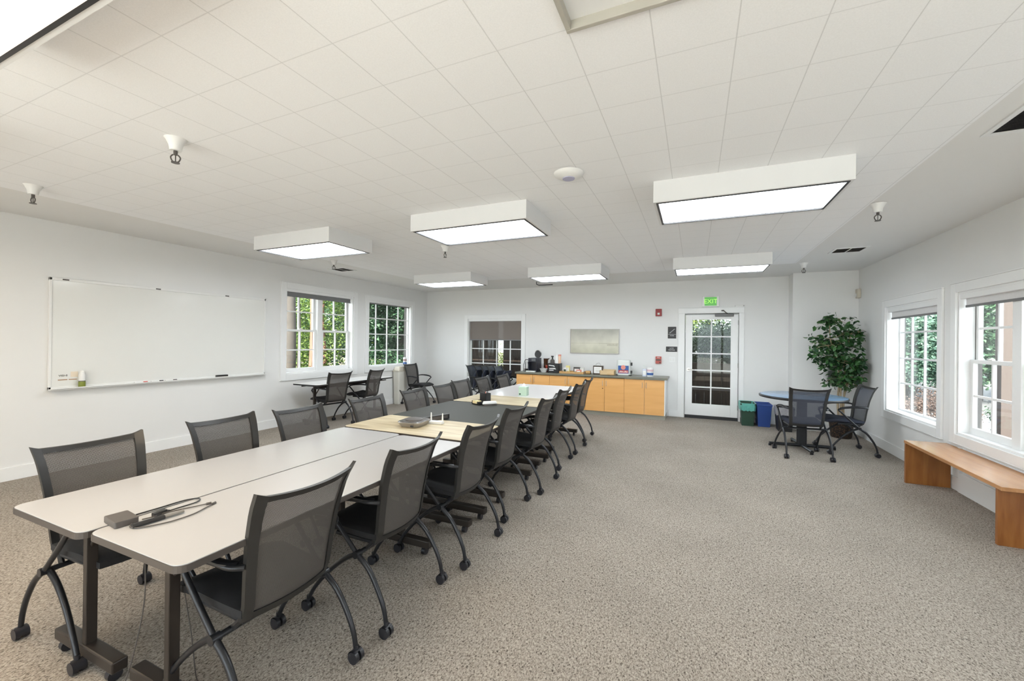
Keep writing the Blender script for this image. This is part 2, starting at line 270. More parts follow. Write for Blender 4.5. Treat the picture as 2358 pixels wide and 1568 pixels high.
# ------------------------------------------------------------ mesh helpers
class MB:
    """collects shapes into ONE mesh"""
    def __init__(s): s.v = []; s.f = []; s.mi = []; s.k = 0
    def add(s, v, f):
        b = len(s.v); s.v += [tuple(p) for p in v]; s.f += [tuple(b+i for i in q) for q in f]; s.mi += [s.k]*len(f); return s
    def box(s, x0, x1, y0, y1, z0, z1):
        v = [(x, y, z) for z in (z0, z1) for y in (y0, y1) for x in (x0, x1)]
        return s.add(v, [(0, 2, 3, 1), (4, 5, 7, 6), (0, 1, 5, 4), (2, 6, 7, 3), (0, 4, 6, 2), (1, 3, 7, 5)])
    def ring(s, x0, x1, y0, y1, z0, z1, w):
        '''rectangular ring, its four bars not overlapping'''
        s.box(x0, x1, y0, y0+w, z0, z1).box(x0, x1, y1-w, y1, z0, z1)
        return s.box(x0, x0+w, y0+w, y1-w, z0, z1).box(x1-w, x1, y0+w, y1-w, z0, z1)
    def prism(s, pts, z0, z1, top=1.0, cx=0, cy=0):
        n = len(pts); v = [(x, y, z0) for x, y in pts] + [(cx+(x-cx)*top, cy+(y-cy)*top, z1) for x, y in pts]
        return s.add(v, [tuple(range(n-1, -1, -1)), tuple(range(n, 2*n))] + [(i, (i+1) % n, n+(i+1) % n, n+i) for i in range(n)])
    def rrect(s, x0, x1, y0, y1, z0, z1, r=0.02, n=5, top=1.0):
        p = []
        for cx, cy, a in ((x1-r, y1-r, 0), (x0+r, y1-r, PI/2), (x0+r, y0+r, PI), (x1-r, y0+r, 1.5*PI)):
            p += [(cx+r*math.cos(a+PI/2*i/n), cy+r*math.sin(a+PI/2*i/n)) for i in range(n+1)]
        return s.prism(p, z0, z1, top, (x0+x1)/2, (y0+y1)/2)
    def lathe(s, prof, cx=0, cy=0, n=24, sx=1, sy=1):
        """prof: list of (r, z) bottom to top"""
        v = []; f = []
        for r, z in prof: v += [(cx+sx*r*math.cos(2*PI*i/n), cy+sy*r*math.sin(2*PI*i/n), z) for i in range(n)]
        for j in range(len(prof)-1):
            f += [(j*n+i, j*n+(i+1) % n, (j+1)*n+(i+1) % n, (j+1)*n+i) for i in range(n)]
        f += [tuple(range(n-1, -1, -1)), tuple(range((len(prof)-1)*n, len(prof)*n))]
        return s.add(v, f)
    def tube(s, pts, r, n=10, smooth=0, flat=None, rs=None):
        pts = [Vector(p) for p in pts]
        if smooth:
            q = []
            for i in range(len(pts)-1):
                p0 = pts[max(i-1, 0)]; p1 = pts[i]; p2 = pts[i+1]; p3 = pts[min(i+2, len(pts)-1)]
                for k in range(smooth):
                    t = k/smooth
                    q.append(0.5*((2*p1)+(p2-p0)*t+(2*p0-5*p1+4*p2-p3)*t*t+(3*p1-p0-3*p2+p3)*t**3))
            q.append(pts[-1]); pts = q
        m = len(pts); v = []; f = []
        t0 = (pts[1]-pts[0]).normalized(); up = Vector((0, 0, 1)) if abs(t0.z) < 0.9 else Vector((1, 0, 0))
        nrm = (up - t0*up.dot(t0)).normalized()
        for i, p in enumerate(pts):
            t = (pts[min(i+1, m-1)]-pts[max(i-1, 0)]).normalized()
            nrm = (nrm - t*nrm.dot(t)).normalized(); bn = t.cross(nrm)
            rr = r if rs is None else rs[0]+(rs[1]-rs[0])*i/(m-1)
            a_, b_ = (rr, rr) if flat is None else flat
            v += [tuple(p+nrm*math.cos(2*PI*k/n)*a_+bn*math.sin(2*PI*k/n)*b_) for k in range(n)]
        for j in range(m-1): f += [(j*n+i, j*n+(i+1) % n, (j+1)*n+(i+1) % n, (j+1)*n+i) for i in range(n)]
        f += [tuple(range(n-1, -1, -1)), tuple(range((m-1)*n, m*n))]
        return s.add(v, f)
    def cyl(s, p0, p1, r, n=16): return s.tube([p0, p1], r, n)
    def xf(s, mtx):
        s.v = [tuple(mtx @ Vector(p)) for p in s.v]; return s
    def build(s, name, m, parent=None, loc=None, smooth=False, bevel=0, rot=None, bseg=2):
        me = D.meshes.new(name); me.from_pydata(s.v, [], s.f); me.update()
        bm = bmesh.new(); bm.from_mesh(me); bmesh.ops.recalc_face_normals(bm, faces=bm.faces); bm.to_mesh(me); bm.free()
        for q in (m if isinstance(m, (list, tuple)) else [m]): me.materials.append(q)
        if isinstance(m, (list, tuple)): me.polygons.foreach_set('material_index', s.mi)
        if smooth: 
            me.polygons.foreach_set('use_smooth', [True]*len(me.polygons))
            try: me.set_sharp_from_angle(angle=math.radians(40))
            except Exception: pass
        o = D.objects.new(name, me); COL.objects.link(o)
        if parent: o.parent = parent
        if loc: o.location = loc
        if rot is not None: o.rotation_euler = (0, 0, rot)
        if bevel:
            b = o.modifiers.new('bevel', 'BEVEL'); b.width = bevel; b.segments = bseg; b.limit_method = 'ANGLE'; b.harden_normals = False
        return o
def tag(o, label=None, cat=None, group=None, kind=None):
    if label: o['label'] = label
    if cat: o['category'] = cat
    if group: o['group'] = group
    if kind: o['kind'] = kind
    return o
def thing(name, label, cat, loc=(0, 0, 0), rz=0, group=None):
    o = D.objects.new(name, None); COL.objects.link(o); o.location = loc; o.rotation_euler = (0, 0, rz); o.empty_display_size = 0.1
    return tag(o, label, cat, group)
def kids(o): return [c for c in D.objects if c.parent == o]
def dup(o, parent=None):
    c = o.copy(); COL.objects.link(c); c.parent = parent
    for k in CH[o.name] if o.name in CH else []: dup(k, c)
    return c
CH = {}
def index(o):
    CH[o.name] = kids(o)
    for k in CH[o.name]: index(k)
def place(proto, used, loc, rz, label, group, cat=None):
    index(proto)
    c = proto if not used else dup(proto)
    c.location = loc; c.rotation_euler = (0, 0, rz); c['label'] = label
    if group: c['group'] = group
    return c
def text(name, body, size, m, parent, loc, face='-Y', ext=0.0008, align='CENTER'):
    cu = D.curves.new(name, 'FONT'); cu.body = body; cu.size = size; cu.extrude = ext; cu.align_x = align; cu.align_y = 'CENTER'
    t = D.objects.new(name, cu); COL.objects.link(t); bpy.context.view_layer.update()
    me = D.meshes.new_from_object(t); D.objects.remove(t); D.curves.remove(cu)
    me.materials.clear(); me.materials.append(m)
    o = D.objects.new(name, me); COL.objects.link(o); o.parent = parent; o.location = loc
    o.rotation_euler = {'-Y': (PI/2, 0, 0), '+X': (PI/2, 0, PI/2), '-X': (PI/2, 0, -PI/2)}[face]
    return o
def struct(o): o['kind'] = 'structure'; return o

# ------------------------------------------------------------ room shell
XL, XR, YB, YF, HC = -6.305, 2.449, 8.84, -2.6, 2.691
def wallbox(name, axis, p0, p1, u0, u1, v0, v1, holes):
    """wall slab from p0 to p1 on its axis; holes (u0,u1,v0,v1)"""
    us = sorted({u0, u1, *[h[0] for h in holes], *[h[1] for h in holes]}); vs = sorted({v0, v1, *[h[2] for h in holes], *[h[3] for h in holes]})
    b = MB()
    for i in range(len(us)-1):
        for j in range(len(vs)-1):
            cu, cv = (us[i]+us[i+1])/2, (vs[j]+vs[j+1])/2
            if any(h[0] < cu < h[1] and h[2] < cv < h[3] for h in holes): continue
            if axis == 'X': b.box(p0, p1, us[i], us[i+1], vs[j], vs[j+1])
            else: b.box(us[i], us[i+1], p0, p1, vs[j], vs[j+1])
    return struct(b.build(name, M['wall']))
struct(MB().box(XL-.3, XR+.3, YF-.3, YB+.3, -.12, 0).build('floor', M['carpet']))
TX0, TX1, TY1 = -5.25, 1.38, 7.45
HX0, HX1, HY0, HY1 = -0.470, 0.750, 0.649, 1.564      # ceiling hatch opening
def slab(name, m, rects, z0, z1):
    b = MB()
    for r in rects: b.box(r[0], r[1], r[2], r[3], z0, z1)
    return struct(b.build(name, m))
slab('ceiling', M['tile'], [(TX0, HX0, YF, TY1), (HX1, TX1, YF, TY1), (HX0, HX1, YF, HY0), (HX0, HX1, HY1, TY1)], HC-.004, HC+.12)
slab('ceiling.001', M['ceil'], [(XL-.3, TX0, YF-.3, YB+.3), (TX1, XR+.3, YF-.3, YB+.3), (TX0, TX1, TY1, YB+.3)], HC, HC+.12)
slab('ceiling.002', M['ceil'], [(XL-.3, XR+.3, YF-.3, YB+.3)], HC+.13, HC+.2)
LW = [(4.83, 6.33, .86, 2.31), (6.76, 8.20, .87, 2.29)]
RW = [(6.04, 7.41, .56, 1.99), (4.22, 5.69, .57, 2.01), (1.2, 2.9, .57, 2.01)]
FW_ADDED = [(-4.3, -2.6, .1, 2.35), (-2.1, -.4, .1, 2.35), (.05, 2.15, .1, 2.35)]  # invented openings behind the camera, letting daylight onto floor and ceiling
BW = [(-5.09, -3.66, .56, 1.99)]
DR = (-.18, .75, 0, 2.03)
wallbox('wall_left', 'X', XL-.17, XL, YF, YB+.25, 0, HC, LW)
wallbox('wall_right', 'X', XR, XR+.18, YF, YB+.25, 0, HC, RW)
wallbox('wall_back', 'Y', YB, YB+.20, XL-.25, XR+.25, 0, HC, BW+[DR])
wallbox('wall_front', 'Y', YF-.25, YF, XL-.25, XR+.25, 0, HC, FW_ADDED)
wallbox('wall_back_right', 'Y', 8.50, YB, 1.54, XR, 0, HC, [(2.03, 2.36, .76, 1.32)])

def base(name, segs):
    b = MB()
    for x0, x1, y0, y1 in segs: b.box(x0, x1, y0, y1, 0, .135); 
    return struct(b.build(name, M['trim'], bevel=.003))
base('baseboard_left', [(XL, XL+.016, YF, YB)])
base('baseboard_right', [(XR-.016, XR, YF, 8.5)])
base('baseboard_back', [(XL, -3.57, YB-.016, YB), (-.47, -.30, YB-.016, YB), (.84, 1.54, YB-.016, YB), (1.524, 1.54, 8.5, YB), (1.524, XR, 8.484, 8.5)])
# raised lower board under the second right-hand window
struct(MB().box(XR-.022, XR, 3.9, 5.62, .0, .20).box(XR-.012, XR, 3.9, 5.60, .20, .45).box(XR-.035, XR-.012, 5.56, 5.60, .20, .45).build('baseboard_right.001', M['trim'], bevel=.002))

# ------------------------------------------------------------ windows
def window(n, side, P, u0, u1, v0, v1, gd, cols, rows, kind, shade=None, tw=.10, sill=True, mull=None):
    """side L/R/B; P wall plane; gd recess of the sash; cols/rows muntin positions"""
    def bx(b, d0, d1, a0, a1, z0, z1):
        # d measured from the wall plane, positive outward
        if side == 'L': b.box(P-d1, P-d0, a0, a1, z0, z1)
        elif side == 'R': b.box(P+d0, P+d1, a0, a1, z0, z1)
        else: b.box(a0, a1, P+d0, P+d1, z0, z1)
        return b
    root = D.objects.new('window_%d' % n, None); COL.objects.link(root); struct(root)
    b = MB()
    for a in ((u0-tw, u0, v0-tw, v1+tw), (u1, u1+tw, v0-tw, v1+tw), (u0, u1, v1, v1+tw), (u0, u1, v0-tw, v0)): bx(b, -.022, 0, *a)
    bx(b, -.03, 0, u0-tw-.01, u1+tw+.01, v1+tw, v1+tw+.012)
    bx(b, -.026, 0, u0-tw-.006, u1+tw+.006, v0-tw-.008, v0-tw)
    b.build('window_trim', M['trim'], root, bevel=.003)
    t = .04
    b = MB()
    dj = min(gd+(.046 if kind == 'grid' else .034), .195); b2 = MB()
    for a in ((u0, u0+t/2, v0, v1), (u1-t/2, u1, v0, v1), (u0+t/2, u1-t/2, v1-t/2, v1), (u0+t/2, u1-t/2, v0, v0+t/2)): bx(b, 0, dj, *a); bx(b2, dj, .175 if kind == 'hung' else .202, *a)
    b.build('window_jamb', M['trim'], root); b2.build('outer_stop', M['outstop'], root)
    if kind == 'grid':
        b = MB()
        for a in ((u0, u0+t, v0, v1), (u1-t, u1, v0, v1), (u0+t, u1-t, v1-t, v1), (u0+t, u1-t, v0, v0+t)): bx(b, gd, gd+.045, *a)
        for c in cols: bx(b, gd+.006, gd+.026, c-.011, c+.011, v0+t, v1-t)
        for r in rows: bx(b, gd+.007, gd+.025, u0+t, u1-t, r-.011, r+.011)
        b.build('window_sash', M['trim'], root)
        bx(MB(), gd+.02, gd+.026, u0+t*.5, u1-t*.5, v0+t*.5, v1-t*.5).build('window_pane', M['glass'], root)
    else:  # pair of double hung sashes
        um = (u0+u1)/2
        bx(MB(), gd-.03, .17, um-.055, um+.055, v0, v1).build('window_mullion', M['trim'], root, bevel=.003)
        vm = (v0+v1)/2+.02
        for (a0, a1) in ((u0+.02, um-.055), (um+.055, u1-.02)):
            for lo, (z0, z1) in ((1, (v0+.02, vm+.02)), (0, (vm-.02, v1-.02))):
                g = gd if lo else gd+.04
                s = .035 if lo else .03; w_ = s+.012; bt = s+(.03 if lo else 0); b = MB()
                for q in ((a0, a0+w_, z0, z1), (a1-w_, a1, z0, z1), (a0+w_, a1-w_, z1-s, z1), (a0+w_, a1-w_, z0, z0+bt)): bx(b, g, g+.035, *q)
                c = (a0+a1)/2; r = (z0+z1)/2+(.01 if lo else 0)
                bx(b, g+.004, g+.03, c-.011, c+.011, z0+bt, z1-s); bx(b, g+.006, g+.028, a0+w_, a1-w_, r-.011, r+.011)
                so = b.build('window_sash', M['trim'], root)
                bx(MB(), g+.015, g+.02, a0+.02, a1-.02, z0+.02, z1-.02).build('window_pane', M['glass'], so)
            lk = bx(bx(MB(), gd-.012, gd+.01, c-.03, c+.03, vm+.02, vm+.032), gd-.02, gd-.005, c-.005, c+.03, vm+.03, vm+.04).build('sash_lock', M['nickel'], root)
    if shade:
        zb, m, hd = shade
        sh = bx(MB(), .005, .065, u0+.02, u1-.02, v1-hd, v1-.0).build('shade_valance', M['trim'], root, bevel=.004)
        b = bx(MB(), .045, .048, u0+.035, u1-.035, zb, v1-hd+.005).build('shade_cloth', m, root)
        bx(MB(), .038, .055, u0+.035, u1-.035, zb-.018, zb+.006).build('shade_hem_bar', M['shade'], b, bevel=.003)
    return root
window(1, 'L', XL, *LW[0], .09, [], [], 'hung', (2.20, M['shade'], .045))
window(2, 'L', XL, *LW[1], .07, [7.07, 7.43, 7.81], [1.925, 1.58, 1.225], 'grid', (2.245, M['trim'], .04))
window(3, 'R', XR, *RW[0], .135, [7.06, 6.735, 6.40], [1.64, 1.29, .95], 'grid', (1.84, M['shadew'], .07), tw=.095)
window(4, 'R', XR, *RW[1], .085, [], [], 'hung', (1.87, M['shadew'], .07), tw=.09)
window(5, 'R', XR, *RW[2], .085, [], [], 'hung', None)  # unseen window, added to let more daylight in
window(6, 'B', YB, *BW[0], .10, [-4.72, -4.36, -4.0], [1.62, 1.27, .915], 'grid', (1.49, M['sheer'], .06), tw=.09)
for i, w_ in enumerate(FW_ADDED):  # unseen glazed openings, added so sun and sky brighten the room
    r_ = D.objects.new('window_%d' % (8+i), None); COL.objects.link(r_); struct(r_)
    q = MB(); u0, u1, v0, v1 = w_
    for a in ((u0-.09, u0, v0-.09, v1+.09), (u1, u1+.09, v0-.09, v1+.09), (u0, u1, v1, v1+.09), (u0, u1, v0-.09, v0)): q.box(a[0], a[1], YF, YF+.022, a[2], a[3])
    q.build('window_trim', M['trim'], r_); q = MB(); u = (u0+u1)/2
    for a in ((u0, u0+.05, v0, v1), (u1-.05, u1, v0, v1), (u0+.05, u1-.05, v1-.05, v1), (u0+.05, u1-.05, v0, v0+.05), (u-.04, u+.04, v0+.05, v1-.05)): q.box(a[0], a[1], YF-.12, YF-.08, a[2], a[3])
    q.build('window_sash', M['trim'], r_); MB().box(u0+.02, u1-.02, YF-.103, YF-.098, v0+.02, v1-.02).build('window_pane', M['glass'], r_)
window(7, 'B', 8.50, 2.03, 2.36, .76, 1.32, .10, [2.2], [1.03], 'grid', None, tw=.06)

# ------------------------------------------------------------ door
dr = D.objects.new('door_1', None); COL.objects.link(dr); struct(dr)
b = MB()
for a in ((-.305, -.185, 0, 2.04), (.755, .84, 0, 2.04), (-.305, .84, 2.04, 2.145)): b.box(a[0], a[1], YB-.022, YB, a[2], a[3])
b.box(-.315, .85, YB-.028, YB, 2.145, 2.155)
b.build('door_trim', M['trim'], dr, bevel=.003)
b = MB(); b.box(-.185, -.176, YB, YB+.2, 0, 2.04).box(.747, .755, YB, YB+.2, 0, 2.04).box(-.18, .75, YB, YB+.2, 2.025, 2.04); b.build('door_jamb', M['trim'], dr)
GX0, GX1, GZ0, GZ1 = -.045, .622, .28, 1.92
b = MB(); y0, y1 = YB+.012, YB+.056
for a in ((-.170, GX0, .06, 2.016), (GX1, .741, .06, 2.016), (GX0, GX1, .06, GZ0), (GX0, GX1, GZ1, 2.016)): b.box(a[0], a[1], y0, y1, a[2], a[3])
b.box(.277, .300, y0+.008, y1-.008, GZ0, GZ1)
for r in (1.592, 1.264, .936, .608): b.box(GX0, GX1, y0+.009, y1-.009, r-.012, r+.012)
leaf = b.build('door_leaf', M['trim'], dr, bevel=.002)
MB().box(GX0-.005, GX1+.005, y0+.02, y0+.026, GZ0-.005, GZ1+.005).build('door_pane', M['glass'], leaf)
MB().box(-.176, .747, YB-.004, YB+.06, 0, .058).build('door_sweep', M['black'], dr)
b = MB(); b.tube([(-.112, y0+.002, .945), (-.112, y0-.016, .945)], .034, 20); b.tube([(-.112, y0-.012, .945), (-.112, y0-.05, .945), (-.09, y0-.058, .945), (.0, y0-.056, .943)], .010, 10, 3)
b.build('door_handle', M['nickel'], dr, smooth=True)
for z in (1.86, 1.05, .25): MB().cyl((.746, y0-.006, z-.045), (.746, y0-.006, z+.045), .008, 10).build('door_hinge', M['steel'], dr, smooth=True)
dc = MB().rrect(.345, .665, y0-.06, y0-.002, 1.975, 2.026, .02).build('door_closer', mat('closer_grey', (.14, .14, .14, 1), .4), dr, bevel=.004)
MB().tube([(.56, y0-.03, 2.03), (.53, y0-.06, 2.05), (.49, YB-.03, 2.09)], .008, 8).box(.455, .50, YB-.04, YB-.02, 2.075, 2.10).build('closer_arm', M['dgrey'], dc)

# ------------------------------------------------------------ ceiling lights
lx = [(-4.88, -3.65), (-2.56, -1.34), (-.30, .93)]
nm = {0: 'left column', 1: 'middle column', 2: 'right column'}
LBL = {(0, 1): 'white boxed ceiling light nearest the whiteboard wall above the left windows', (1, 1): 'white boxed ceiling light in the middle, between whiteboard side and big right light',
       (2, 1): 'largest looking white boxed ceiling light over the open carpet, near the wifi disc', (0, 2): 'small far white ceiling light above the left back corner window',
       (1, 2): 'far white ceiling light above the counter end and back window', (2, 2): 'far white ceiling light in front of the exit sign and door',
       (0, 0): 'warm ceiling light at the left, above the near end of the whiteboard wall',  # unseen, continues the fixture grid; added warm to light the left carpet
       (1, 0): 'warm glowing ceiling light cut by the top left corner of the photo'}
for (ci, ri), lab in LBL.items():
    x0, x1 = lx[ci]; y0 = (.02, 3.30, 6.41)[ri]; y1 = y0+.66; zb = 2.525
    cx, cy = (x0+x1)/2, (y0+y1)/2; hx, hy = (x1-x0)/2, (y1-y0)/2
    t = thing('ceiling_light', lab, 'ceiling light', (cx, cy, zb), 0, 'boxed fluorescent ceiling lights')
    h = HC-.004-zb
    b = MB().ring(-hx, hx, -hy, hy, 0, h, .018).box(-hx+.018, hx-.018, -hy+.018, hy-.018, h-.02, h-.004)
    b.build('housing', M['fixture'], t)
    g = .02; w = .016
    b = MB().ring(-hx+g, hx-g, -hy+g, hy-g, -.004, .03, w)
    b.build('lens_frame', M['black'], t)
    MB().box(-hx+g+w, hx-g-w, -hy+g+w, hy-g-w, .008, .014).build('lens', M['lenswarm'] if ri == 0 else M['lens'], t)

# hatch
t = thing('ceiling_hatch', 'unlit recessed white ceiling panel in a beige frame, top centre of the photo', 'ceiling hatch', (HX0, HY1, HC))
X, Y = HX1-HX0, HY0-HY1
MB().ring(0, X, Y, 0, -.024, .03, .02).build('hatch_frame', mat('hatch_frame_paint', (.44, .42, .37, 1), .5), t, bevel=.003)
MB().box(.02, X-.02, Y+.02, -.02, .012, .025).build('hatch_panel', M['fixture'], t)

# sprinklers
def sprinkler():
    t = thing('sprinkler_head', '', 'sprinkler')
    MB().lathe([(.030, -.075), (.036, -.04), (.052, -.008), (.060, 0)], n=24).build('sprinkler_cup', M['white'], t, smooth=True)
    b = MB().cyl((0, 0, -.072), (0, 0, -.10), .011, 12).tube([(.012, 0, -.098), (.024, 0, -.115), (.016, 0, -.138), (0, 0, -.146)], .004, 6, 3).tube([(-.012, 0, -.098), (-.024, 0, -.115), (-.016, 0, -.138), (0, 0, -.146)], .004, 6, 3)
    b.cyl((0, 0, -.10), (0, 0, -.142), .003, 6).cyl((0, 0, -.145), (0, 0, -.149), .022, 16)
    b.build('sprinkler_head_body', M['dgrey'], t, smooth=True)
    return t
sp = sprinkler()
for i, (x, y, l, r) in enumerate([(-2.945, 1.49, 'sprinkler head on the tiles above the whiteboard, largest of the left pair', .9), (-4.95, 1.50, 'sprinkler head at the far left edge of the photo near the wall', .2),
        (1.437, 4.55, 'white cupped sprinkler on the smooth ceiling strip right of the biggest light', 0), (1.488, 7.47, 'small far sprinkler hanging in front of the back wall corner bump', 0),
        (-2.98, 4.56, 'sprinkler just below the middle boxed light as seen', 1.4), (-5.14, 4.75, 'sprinkler below the light nearest the whiteboard wall', 1.2)]):
    place(sp, i > 0, (x, y, HC-.003), r, l, 'ceiling sprinklers')
# rod and hook sensor near far middle light
t = thing('ceiling_bracket', 'thin black hooked bracket hanging under the far ceiling light over the counter', 'bracket', (-3.0, 8.0, HC))
MB().tube([(0, 0, 0), (0, 0, -.05), (.05, 0, -.075), (.35, 0, -.075)], .009, 8).build('bracket_rod', M['black'], t)
# wifi disc
t = thing('wifi_access_point', 'round white wifi disc on the ceiling tiles left of the biggest light', 'access point', (-.849, 2.90, HC-.004))
MB().lathe([(.045, -.042), (.075, -.036), (.10, -.02), (.108, -.004), (.1, 0)], n=40).build('disc_body', M['white'], t, smooth=True)
MB().lathe([(.044, -.046), (.046, -.041)], n=32).build('disc_ring', mat('lilac_ring', (.45, .45, .62, 1), .4), t, smooth=True)
# ceiling vents
def vent(loc, sx, sy, lab, rz=0):
    t = thing('ceiling_vent', lab, 'vent', loc, rz, 'ceiling air vents')
    MB().box(-sx-.03, sx+.03, -sy-.03, -sy, -.008, 0).box(-sx-.03, sx+.03, sy, sy+.03, -.008, 0).box(-sx-.03, -sx, -sy, sy, -.008, 0).box(sx, sx+.03, -sy, sy, -.008, 0).box(-.006, .006, -sy, sy, -.008, 0).build('vent_frame', M['fixture'], t)
    MB().box(-sx, sx, -sy, sy, -.0015, -.0005).build('vent_backing', M['black'], t)
    b = MB(); n = int(2*sy/.02)
    for k in range(n):
        y = -sy+(k+.5)*2*sy/n; b.add([(-sx, y-.004, -.007), (sx, y-.004, -.007), (sx, y+.005, -.002), (-sx, y+.005, -.002)], [(0, 1, 2, 3)])
    b.build('vent_louvres', mat('louvre_grey', (.2, .19, .18, 1), .5), t)
    return t
vent((1.80, 6.64, HC), .15, .13, 'small ceiling vent in the smooth strip near the far right corner')
vent((1.72, 3.10, HC), .18, .18, 'ceiling vent cut by the right edge of the photo')
vent((-5.70, 5.46, HC), .15, .13, 'ceiling vent above the first left window')

# ------------------------------------------------------------ chairs
def caster(parent, loc, m=M['rubber']):
    x, y = loc; b = MB()
    for s in (-1, 1): b.cyl((x+s*.006, y, .027), (x+s*.024, y, .027), .027, 18)
    b.cyl((x-.006, y, .027), (x+.006, y, .027), .012, 10)
    # hood
    v = []; f = []; n = 8
    for k in range(n+1):
        a = -0.2+(PI*.75)*k/n; v += [(x-.021, y+.030*math.cos(a), .028+.030*math.sin(a)), (x+.021, y+.030*math.cos(a), .028+.030*math.sin(a))]
    f = [(2*k, 2*k+1, 2*k+3, 2*k+2) for k in range(n)]
    b.add(v, f); b.cyl((x, y, .05), (x, y, .075), .010, 10)
    return b.build('caster', m, parent, smooth=True)
def backshape(u, w):
    """u -1..1 across, w 0..1 up -> local point of the back"""
    prof = [(0, -.150, .405), (.12, -.172, .455), (.35, -.188, .58), (.6, -.212, .715), (.82, -.250, .835), (1, -.290, .905)]
    for i in range(len(prof)-1):
        if w <= prof[i+1][0]+1e-9:
            a = (w-prof[i][0])/(prof[i+1][0]-prof[i][0]); a2 = a
            y = prof[i][1]+(prof[i+1][1]-prof[i][1])*a2; z = prof[i][2]+(prof[i+1][2]-prof[i][2])*a2; break
    hw = .190+.038*w**1.3
    return Vector((u*hw, y-.035*(1-u*u)+.0*u, z+.010*(u*u-1)*w*1.6+.012*w*max(0, abs(u)-.85)/.15 - .0*(1-w)))
def make_chair(folded=False, navy=False):
    t = thing('conference_chair', '', 'chair')
    mf = M['chairfr']; mm = M['meshs'] if folded else M['meshn'] if navy else M['mesh']; ms = M['navy'] if navy else M['seat']
    NU, NW = 12, 14
    # frame: a band round the edge with real thickness
    b = MB(); th = .012; bu, bw = .17, .075
    def band(u0, u1, w0, w1, nu, nw, off=.0):
        v = []; f = []
        for side in (0, 1):
            for j in range(nw+1):
                for i in range(nu+1):
                    p = backshape(u0+(u1-u0)*i/nu, w0+(w1-w0)*j/nw); v.append((p.x, p.y+(th if side else -th*.6), p.z))
        st = (nu+1)*(nw+1)
        for j in range(nw):
            for i in range(nu):
                a = j*(nu+1)+i; f += [(a, a+1, a+nu+2, a+nu+1), (st+a, st+a+nu+1, st+a+nu+2, st+a+1)]
        for i in range(nu): f += [(i, st+i, st+i+1, i+1), (nw*(nu+1)+i, nw*(nu+1)+i+1, st+nw*(nu+1)+i+1, st+nw*(nu+1)+i)]
        for j in range(nw): f += [(j*(nu+1), (j+1)*(nu+1), st+(j+1)*(nu+1), st+j*(nu+1)), (j*(nu+1)+nu, st+j*(nu+1)+nu, st+(j+1)*(nu+1)+nu, (j+1)*(nu+1)+nu)]
        b.add(v, f)
    band(-1, -1+bu, 0, 1, 3, NW); band(1-bu, 1, 0, 1, 3, NW); band(-1+bu, 1-bu, 1-bw*.8, 1, NU, 2); band(-1+bu, 1-bu, 0, bw, NU, 2)
    b.build('back_frame', mf, t, smooth=True)
    b = MB(); v = []; f = []
    for j in range(NW+1):
        for i in range(NU+1): v.append(tuple(backshape((-1+bu*.8)+(2-bu*1.6)*i/NU, bw*.6+(1-bw*1.2)*j/NW)))
    for j in range(NW):
        for i in range(NU): a = j*(NU+1)+i; f.append((a, a+1, a+NU+2, a+NU+1))
    b.add(v, f).build('back_mesh', mm, t, smooth=True)
    # seat: cushioned pad
    def seat_pt(u, v2):
        y = -.165+.425*v2; w = .215*(1-.10*(1-v2)) * (1-.12*max(0, v2-.8)/.2)
        z = .455+.012*math.cos(v2*PI)*-1+(-.028*max(0, v2-.75)/.25)+.010*u*u
        return u*w, y, z
    v = []; f = []; n1, n2 = 12, 12
    for side in (0, 1):
        for j in range(n2+1):
            for i in range(n1+1):
                u = -1+2*i/n1; q = j/n2; x, y, z = seat_pt(u, q)
                e = min(1, min(1-abs(u), q, 1-q)*7); z += (.012*math.sqrt(e) if side == 0 else -.05+.022*(1-e)); v.append((x, y, z))
    st = (n1+1)*(n2+1)
    for j in range(n2):
        for i in range(n1): a = j*(n1+1)+i; f += [(a, a+1, a+n1+2, a+n1+1), (st+a, st+a+n1+1, st+a+n1+2, st+a+1)]
    for i in range(n1): f += [(i, st+i, st+i+1, i+1), (n2*(n1+1)+i, n2*(n1+1)+i+1, st+n2*(n1+1)+i+1, st+n2*(n1+1)+i)]
    for j in range(n2): f += [(j*(n1+1), (j+1)*(n1+1), st+(j+1)*(n1+1), st+j*(n1+1)), (j*(n1+1)+n1, st+j*(n1+1)+n1, st+(j+1)*(n1+1)+n1, (j+1)*(n1+1)+n1)]
    b = MB().add(v, f)
    if folded: b.xf(Matrix.Translation((0, -.10, .44)) @ Matrix.Rotation(math.radians(78), 4, 'X') @ Matrix.Translation((0, .11, -.44)))
    b.build('seat', ms, t, smooth=True)
    # cross frame under the seat
    b = MB().tube([(-.235, -.09, .362), (.235, -.09, .362)], .013, 10)
    if not folded: b.tube([(-.17, -.15, .40), (-.17, .12, .405)], .011, 8).tube([(.17, -.15, .40), (.17, .12, .405)], .011, 8)
    b.tube([(-.18, -.09, .362), (-.17, -.15, .42)], .012, 8).tube([(.18, -.09, .362), (.17, -.15, .42)], .012, 8)
    b.build('seat_bracket', M['blackm'], t, smooth=True)
